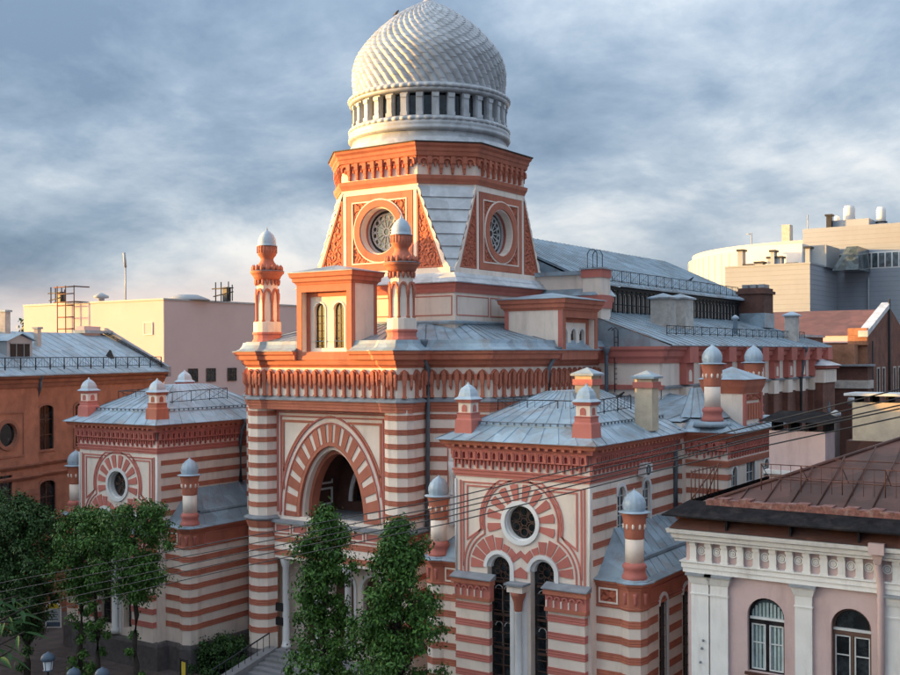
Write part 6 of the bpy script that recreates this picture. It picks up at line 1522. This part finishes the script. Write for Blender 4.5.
for k in range(n):
    p_, q = A_.lerp(C_, k / n), A_.lerp(C_, (k + 1) / n); H_ = Vector((0, 0, 1.3)); M_ = Vector((0, 0, .7))
    b.tube([p_, p_ + H_], .03, 4); b.tube([p_ + H_, q + H_], .022, 4); b.tube([p_ + M_, q + M_], .018, 4); b.tube([p_ + H_, p_ + Vector((0, 1.2, .45))], .022, 4)
    for t in (.25, .5, .75): m_ = p_.lerp(q, t); b.tube([m_, m_ + H_], .014, 4)
b.obj('roof_railing', 'rust_iron', PK)
b = B()
for k in range(8):
    p_ = Vector((px0 - .2, PY + 1.0 + k * .55, 15.0)); b.tube([p_, p_ + Vector((0, 0, 1.6))], .03, 4)
    b.tube([p_ + Vector((0, 0, 1.5)), p_ + Vector((0, .55, 1.5))], .03, 4)
b.tube([(px0 - .2, PY + 1.0, 15.1), (px0 + .9, PY + 1.4, 16.8)], .04, 4).tube([(px0 - .2, PY + 3.2, 15.1), (px0 + .9, PY + 2.2, 17.0)], .04, 4).obj('iron_fence', 'rust_iron', PK)
# chimneys
ch = B().box(29.3, 32.3, 6.3, 8.2, 14.0, 18.35).obj('chimney', 'pink_wall', PK)
B().box(29.05, 32.55, 6.05, 8.45, 16.0, 16.2).obj('chimney_step', 'pink_trim', ch)
for k in range(4): B().box(29.4 + k * .92, 29.55 + k * .92, 6.4, 8.1, 18.35, 18.85).obj('cap_post', 'gutter', ch)
B().add([(28.8, 5.8, 18.85), (32.8, 5.8, 18.85), (32.8, 8.7, 18.85), (28.8, 8.7, 18.85), (29.6, 7.2, 19.4), (32.0, 7.2, 19.4)], [(0, 1, 5, 4), (1, 2, 5), (2, 3, 4, 5), (3, 0, 4), (0, 3, 2, 1)]).obj('chimney_hood', 'gutter', ch)
ch = B().box(31.6, 34.6, 15.0, 17.0, 14.0, 19.6).obj('chimney', 'chimney_cream', PK)
for k in range(4): B().box(31.7 + k * .9, 31.85 + k * .9, 15.1, 16.9, 19.6, 20.0).obj('cap_post', 'gutter', ch)
B().box(31.2, 35.0, 14.6, 17.4, 20.0, 20.15).obj('chimney_hood', 'roof_light', ch)
B().box(31.3, 34.9, 14.7, 17.2, 14.0, 17.3).obj('chimney_foot', 'rust_roof', ch)
B().lathe([(.22, 15), (.22, 18.9), (.3, 18.9), (.3, 19.1), (.05, 19.25)], 10, (31.4, 12.0)).obj('flue', 'far_grey', PK)
B().tube([(35.3, 13.5, 16), (35.3, 13.5, 22.0)], .09, 5).obj('mast', 'rust_iron', PK)
B().add([(px0 + 1.5, 9.6, 15.9), (60, 9.6, 18.4), (60, 24, 17.0), (px0 + 1.5, 24, 15.0)], [(0, 1, 2, 3)]).obj('rear_roof', 'maroon_roof', PK)
# rainwater pipe
dp = B().tube([(36.62, PY - .45, 13.6), (36.62, PY - .42, 12.9), (36.7, PY - .32, 12.0), (36.7, PY - .32, 0)], .17, 10).obj('downpipe', 'pink_wall', PK)
B().box(36.3, 36.98, PY - .95, PY - .2, 13.5, 14.0).obj('rainwater_head', 'pink_wall', dp); B().hull2([(36.4, PY - .8, 13.5), (36.9, PY - .8, 13.5), (36.9, PY - .3, 13.5), (36.4, PY - .3, 13.5)], [(36.5, PY - .6, 13.0), (36.75, PY - .6, 13.0), (36.75, PY - .4, 13.0), (36.5, PY - .4, 13.0)]).obj('hopper', 'pink_wall', dp)

# ---- houses across the street, on the camera's side (they keep the low sun off the lower walls)
for i, (xa, xb, h, lab) in enumerate(((-260, -175, 32.0, 'long yellow tenement across the street, farthest along'), (-175, -95, 32.4, 'grey tenement across the street, in the middle of its row'), (-95, -30, 23.0, 'ochre tenement across the street, nearest the viewer'))):
    t_ = thing('street_tenement', lab, 'building', group='tenements across the street')
    B().box(xa, xb - .3, -74, -57, 0, h - 3).obj('wall', ('chimney_cream', 'chimney', 'chimney_cream')[i], t_)
    B().add([(xa, -74.5, h - 3), (xb - .3, -74.5, h - 3), (xb - .3, -56.4, h - 3), (xa, -56.4, h - 3), (xa, -65, h), (xb - .3, -65, h)], [(0, 1, 5, 4), (2, 3, 4, 5), (0, 4, 3), (1, 2, 5), (0, 3, 2, 1)]).obj('roof', 'roof', t_)
    fr = Fr((xb - .3, -57), (xa, -57))
    for k in range(int((xb - xa) / 6)):
        for s_ in range(5): B().fbox(fr, 2 + k * 6, 3.8 + k * 6, -.02, .05, 3 + s_ * 5, 5.6 + s_ * 5).obj('window', 'glass', t_)

# ================================================================== trees and street things
def leaf_cloud(name, m, parent, centres, per, size, seed, flat=.6):
    rnd = random.Random(seed); vs = []; fs = []
    for (cx, cy, cz, cr) in centres:
        for _ in range(per):
            d = Vector((rnd.gauss(0, .5), rnd.gauss(0, .5), rnd.gauss(0, .46)))
            if d.length > 1.5: continue
            p = Vector((cx, cy, cz)) + d * cr - Vector((0, 0, .12 * d.length * cr))
            s = size * rnd.uniform(.65, 1.35)
            out = Vector((d.x, d.y, d.z * .5 + .45)) + Vector((rnd.uniform(-1, 1), rnd.uniform(-1, 1), rnd.uniform(-1, 1))) * .7
            n = out.normalized(); a = n.cross(Vector((rnd.uniform(-1, 1), rnd.uniform(-1, 1), rnd.uniform(-.3, .3)))).normalized(); b = n.cross(a)
            k = len(vs)
            vs += [tuple(p - a * s), tuple(p + b * s * .55 + n * s * .12), tuple(p + a * s), tuple(p - b * s * .55 + n * s * .12)]
            fs.append((k, k + 1, k + 2, k + 3))
    me = bpy.data.meshes.new(name); me.from_pydata(vs, [], fs); me.materials.append(MATS[m]); me.update()
    return link(bpy.data.objects.new(name, me), parent)

def tree(label, x, y, h, crown, trunk_h, tr, seed, per=150, size=.17, m='leaf', lean=0.0, sprouts=0):
    """crown: list of (z, radius) envelope from bottom to top"""
    rnd = random.Random(seed)
    T = thing('tree', label, 'tree', (0, 0, 0), 'street trees in front of the synagogue')
    top = Vector((x + lean, y, h * .93)); pts = []
    for k in range(9):
        t = k / 8; pts.append(Vector((x, y, 0)).lerp(top, t) + Vector((rnd.uniform(-.14, .14) * (k > 0), rnd.uniform(-.14, .14) * (k > 0), 0)))
    tk = B().tube(pts, tr, 9, tr * .22).obj('trunk', 'bark', T)
    cen = []
    def env(z):
        for (z0, r0), (z1, r1) in zip(crown[:-1], crown[1:]):
            if z0 <= z <= z1: return r0 + (r1 - r0) * (z - z0) / (z1 - z0)
        return 0.2
    zb, zt = crown[0][0], crown[-1][0]
    n = max(14, int(sum(r for _, r in crown) / len(crown) * (zt - zb) * 10))
    for k in range(n):
        z = rnd.uniform(zb, zt); e = env(z); a = rnd.uniform(0, 2 * math.pi); lob = .78 + .30 * math.sin(3 * a + z * 1.1 + seed) * math.sin(1.7 * z + seed); r = e * math.sqrt(rnd.uniform(.02, 1.0)) * lob * rnd.uniform(.85, 1.3)
        lx = lean * z / h
        cr = rnd.uniform(.28, .85)
        c = Vector((x + lx + r * math.cos(a), y + r * math.sin(a), z))
        cen.append((c.x, c.y, c.z, cr))
        if k % 4 == 0:
            base = Vector((x + lx * .9, y, max(trunk_h, z - r * .9 - .3))); mid = base.lerp(c, .5) + Vector((rnd.uniform(-.15, .15), rnd.uniform(-.15, .15), .12))
            B().tube([base, mid, c], tr * .28, 5, tr * .06).obj('limb', 'bark', tk)
    for k in range(sprouts):
        z = rnd.uniform(1.2, zb); a = rnd.uniform(0, 6.28); r = rnd.uniform(.2, .7)
        cen.append((x + r * math.cos(a), y + r * math.sin(a), z, rnd.uniform(.22, .45)))
    leaf_cloud('crown', m, T, cen, per, size, seed + 1)
    return T
tree('slender street tree with bushy round top before the left wing, right of its group', -6.9, -7.0, 13.3, [(7.4, .6), (8.4, 1.7), (10.3, 2.6), (12, 2.7), (13.2, 1.2)], 6.5, .26, 11, 150, .105, 'leaf', .0, 5)
tree('slim street tree in the middle of the group before the left wing', -10.6, -7.0, 12.6, [(7.4, .5), (8.8, 1.3), (10.8, 1.8), (12.4, .8)], 5.0, .22, 21, 150, .105, 'leaf', -.2, 12)
tree('narrow street tree left of the slim one, sprouting low on its trunk', -12.8, -6.6, 12.4, [(6.2, .6), (8.2, 1.6), (10.6, 2.2), (12.3, .9)], 4.0, .24, 31, 150, .105, 'leaf', .1, 12)
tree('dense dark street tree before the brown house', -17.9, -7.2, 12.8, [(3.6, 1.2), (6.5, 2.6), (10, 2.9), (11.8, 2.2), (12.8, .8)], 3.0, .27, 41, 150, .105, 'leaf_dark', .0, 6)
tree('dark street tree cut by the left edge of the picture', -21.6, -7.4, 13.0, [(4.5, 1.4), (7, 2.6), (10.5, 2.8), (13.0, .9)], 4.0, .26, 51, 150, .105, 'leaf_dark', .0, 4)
tree('narrow waisted tree standing before the portal steps', 8.1, -6.5, 13.9, [(.8, .8), (3, 1.5), (5.2, 2.2), (7.0, 1.7), (8.6, 1.35), (10.6, 1.75), (12.2, 1.5), (14.0, .3)], 1.0, .3, 61, 150, .105, 'leaf', .3, 0)
tree('broad dense tree before the steps, right of the narrow one', 14.0, -7.2, 13.6, [(.5, 1.9), (3.5, 2.75), (6.5, 2.6), (9.5, 2.3), (12.0, 1.6), (13.7, .35)], 1.0, .34, 71, 150, .105, 'leaf', .0, 0)
# distant greenery behind the pink block
ft = thing('tree', 'small distant tree peeping out beside the pink block', 'tree'); B().tube([(-114.5, 62, 0), (-114.5, 62, 28)], .5, 6, .1).obj('trunk', 'bark', ft)
rnd = random.Random(8); leaf_cloud('crown', 'leaf_dark', ft, [(-114.5 + rnd.gauss(0, 2.0), 62 + rnd.gauss(0, 2), 25 + rnd.uniform(-3, 4), 1.2) for _ in range(22)], 60, .45, 9)

# undergrowth and shrub by the wall
sh = thing('shrub', 'dark leafy shrub growing against the plinth beside the steps', 'shrub', (-8.4, 1.9, 0))
b = B()
for k in range(9):
    a = k * .7; b.tube([(0, 0, 0), (.5 * math.cos(a), .4 * math.sin(a), 1.0), (1.1 * math.cos(a), .8 * math.sin(a), 1.9)], .05, 5, .015)
b.obj('stem', 'bark', sh)
rnd = random.Random(5)
leaf_cloud('foliage', 'leaf_dark', sh, [(rnd.gauss(0, .95), rnd.gauss(0, .6), rnd.uniform(.4, 2.5), rnd.uniform(.35, .6)) for _ in range(60)], 150, .10, 3)
# long-leaved tree close to the camera, bottom left
NT = thing('near_tree', 'sprig of long pointed green leaves close by at the left edge', 'tree')
base = Vector((37.6, -49.6, 0))
B().tube([(37.6, -49.6, 0), (37.7, -49.4, 10), (37.8, -49.2, 18.6)], .16, 8, .05).obj('trunk', 'bark', NT)
lm = B(); prof = [(0, 0, 0), (.07, .026, -.004), (.14, .034, -.012), (.22, .026, -.03), (.32, .002, -.06)]
vs = []; fs = []
for x_, w_, z_ in prof: vs += [(x_, w_, z_ + w_ * .35), (x_, 0, z_), (x_, -w_, z_ + w_ * .35)]
for k in range(len(prof) - 1):
    for j in range(2): fs.append((k * 3 + j, k * 3 + j + 1, k * 3 + 4 + j, k * 3 + 3 + j))
lm.add(vs, fs, True); lm = lm.mesh('leaf', 'leaf_near')
NEAR = [((38.193, -46.742, 19.86), (39.005, -46.558, 20.245)), ((37.956, -46.541, 20.08), (38.75, -46.489, 20.305)), ((38.472, -46.916, 19.703), (39.15, -46.701, 20.061)), ((38.06, -46.712, 19.981), (38.864, -46.653, 20.105)), ((38.735, -46.98, 19.667), (39.236, -46.884, 19.95))]
rnd = random.Random(4)
for bi, (p0, p1) in enumerate(NEAR):
    p0, p1 = Vector(p0), Vector(p1)
    B().tube([Vector((37.8, -49.2, 18.6)), p0, p1], .022, 5, .008).obj('twig', 'bark', NT)
    for k in range(12):
        p = p0.lerp(p1, k / 11); o = bpy.data.objects.new('leaf', lm); o.location = p
        o.rotation_euler = (rnd.uniform(-.5, .5), rnd.uniform(-.1, .5), math.atan2((p1 - p0).y, (p1 - p0).x) + (1 if k % 2 else -1) * rnd.uniform(.3, 1.0))
        s_ = rnd.uniform(.55, .95); o.scale = (s_, s_ * .85, s_); link(o, NT)

# overhead cables
CB = [[(-37.21, -10.0, 1.89), (-16.68, -10.0, 7.66), (6.06, -10.0, 12.79), (19.17, -10.0, 15.77), (29.83, -10.0, 18.58), (34.09, -10.0, 19.76), (41.41, -10.0, 21.8)], [(-36.91, -10.15, 1.5), (-16.46, -10.15, 7.12), (6.2, -10.15, 12.39), (19.26, -10.15, 15.46), (29.89, -10.15, 18.34), (34.14, -10.15, 19.53), (41.43, -10.15, 21.44)], [(-36.62, -10.3, 0.96), (-16.24, -10.3, 6.39), (6.35, -10.3, 12.05), (19.36, -10.3, 15.25), (29.96, -10.3, 18.1), (34.19, -10.3, 19.31), (41.45, -10.3, 21.16)], [(-36.33, -10.45, 0.43), (-16.02, -10.45, 5.86), (6.49, -10.45, 11.77), (19.46, -10.45, 14.99), (30.02, -10.45, 17.99), (34.24, -10.45, 19.24), (41.47, -10.45, 21.02)], [(-36.04, -10.6, -0.24), (-15.8, -10.6, 5.33), (6.63, -10.6, 11.38), (19.56, -10.6, 14.69), (30.08, -10.6, 17.76), (34.28, -10.6, 18.9), (41.49, -10.6, 20.74)]]
for i, pts in enumerate(CB):
    c_ = B(); c_.tube(pts, .028, 5)
    o = c_.obj('overhead_cable', 'iron'); tag(o, 'thin black overhead cable, %s of the bundle crossing the facade' % ('uppermost', 'second from top', 'middle one', 'second from bottom', 'lowest')[i], 'cable', 'overhead cables')

# street lamps
for i, (x, y, zt, lab) in enumerate(((-8.84, -12, 4.55, 'blue-capped street lantern with white glass, leftmost at the picture bottom'), (-6.4, -12, 4.0, 'street lantern cap between two others, lower than both'), (-3.8, -12, 4.42, 'street lantern with dark domed cap below the slender tree'))):
    t_ = thing('street_lamp', lab, 'street lamp', (x, y, 0), 'street lamps along the kerb')
    B().lathe([(.14, 0), (.14, .5), (.07, .6), (.06, zt - 1.0), (.12, zt - .95)], 10).obj('post', 'iron', t_)
    g = B().lathe([(.24, zt - .92), (.31, zt - .3)], 10, smooth=False).obj('lantern_glass', 'lantern', t_)
    for k in range(5):
        a = k * 2 * math.pi / 5; B().tube([(.26 * math.cos(a), .26 * math.sin(a), zt - .93), (.33 * math.cos(a), .33 * math.sin(a), zt - .3)], .025, 4).obj('glazing_rib', 'lamp_blue', g)
    B().lathe([(.40, zt - .32), (.44, zt - .28), (.40, zt - .1), (.28, zt + .06), (.1, zt + .14), (.04, zt + .2)], 16).obj('cap', 'lamp_blue', t_)
    B().lathe([(.12, zt - 1.0), (.3, zt - .94), (.3, zt - .88)], 12).obj('lantern_base', 'lamp_blue', t_)

# boards on the pavement
sb = thing('sandwich_board', 'small white sandwich board with rounded yellow head standing on the pavement', 'sign', (-29.6, 3.4, 0.12))
f = Fr((-.55, -.35), (.55, .35))
B().ribbon(f, round_arch(.69, 0, .62, 1.5, 8), .09, -.04, .05, True).obj('frame', 'white', sb)
B().slab2(f, round_arch(.69, .45, .6, 1.5, 8), -.03, .0).obj('panel', 'print_grey', sb)
B().slab2(f, arc(.69, 1.5, .56, .15, math.pi - .15, 8), 0.0, .012).obj('yellow_head', 'yellow', sb)
B().fbox(f, .12, 1.26, -.03, .02, .12, .44).obj('foot_panel', 'lamp_blue', sb)
for k in range(4): B().fbox(f, .3, 1.08 - .1 * (k % 2), .0, .012, .65 + k * .2, .72 + k * .2).obj('text_line', 'lamp_blue', sb)
ys = thing('notice_board', 'black framed board with yellow notice standing by the steps', 'sign', (-5.75, -4.0, 0.12))
f = Fr((-.35, 0), (.35, -.1))
B().ribbon(f, [(0, .9), (.7, .9), (.7, 2.75), (0, 2.75)], .1, -.05, .05, True).fbox(f, 0, .06, -.04, .04, 0, .9).fbox(f, .64, .7, -.04, .04, 0, .9).obj('frame', 'iron', ys)
B().slab2(f, [(.05, .95), (.65, .95), (.65, 2.7), (.05, 2.7)], -.02, .02).obj('backing', 'dark', ys)
B().slab2(f, [(.14, 1.5), (.58, 1.5), (.58, 2.6), (.14, 2.6)], .021, .03).obj('notice', 'yellow', ys)
# birds
for x, y, z, lab in ((-1.86, 14.15, 48.72, 'dark bird perched high on the dome'), (10.1, 44.0, 29.4, 'dark bird perched on the hall roof railing'), (20.2, 6.8, 20.0, 'dark bird perched on the wing roof railing')):
    t_ = thing('bird', lab, 'bird', (x, y, z))
    b = B(); pr = [(-.3, .03, .02), (-.16, .06, .06), (0, .11, .12), (.1, .1, .18), (.16, .07, .25), (.22, .06, .27), (.27, .015, .26)]
    vs = []; fs = []
    for u, r_, zc in pr:
        for k in range(8): a = k * math.pi / 4; vs.append((u, r_ * math.cos(a), zc + r_ * math.sin(a)))
    for j in range(len(pr) - 1):
        for k in range(8): fs.append((j * 8 + k, j * 8 + (k + 1) % 8, (j + 1) * 8 + (k + 1) % 8, (j + 1) * 8 + k))
    b.add(vs, fs, True).obj('body', 'iron', t_)
    B().tube([(.03, .03, .03), (.03, .03, -.1)], .012, 4).tube([(.03, -.03, .03), (.03, -.03, -.1)], .012, 4).obj('legs', 'iron', t_)
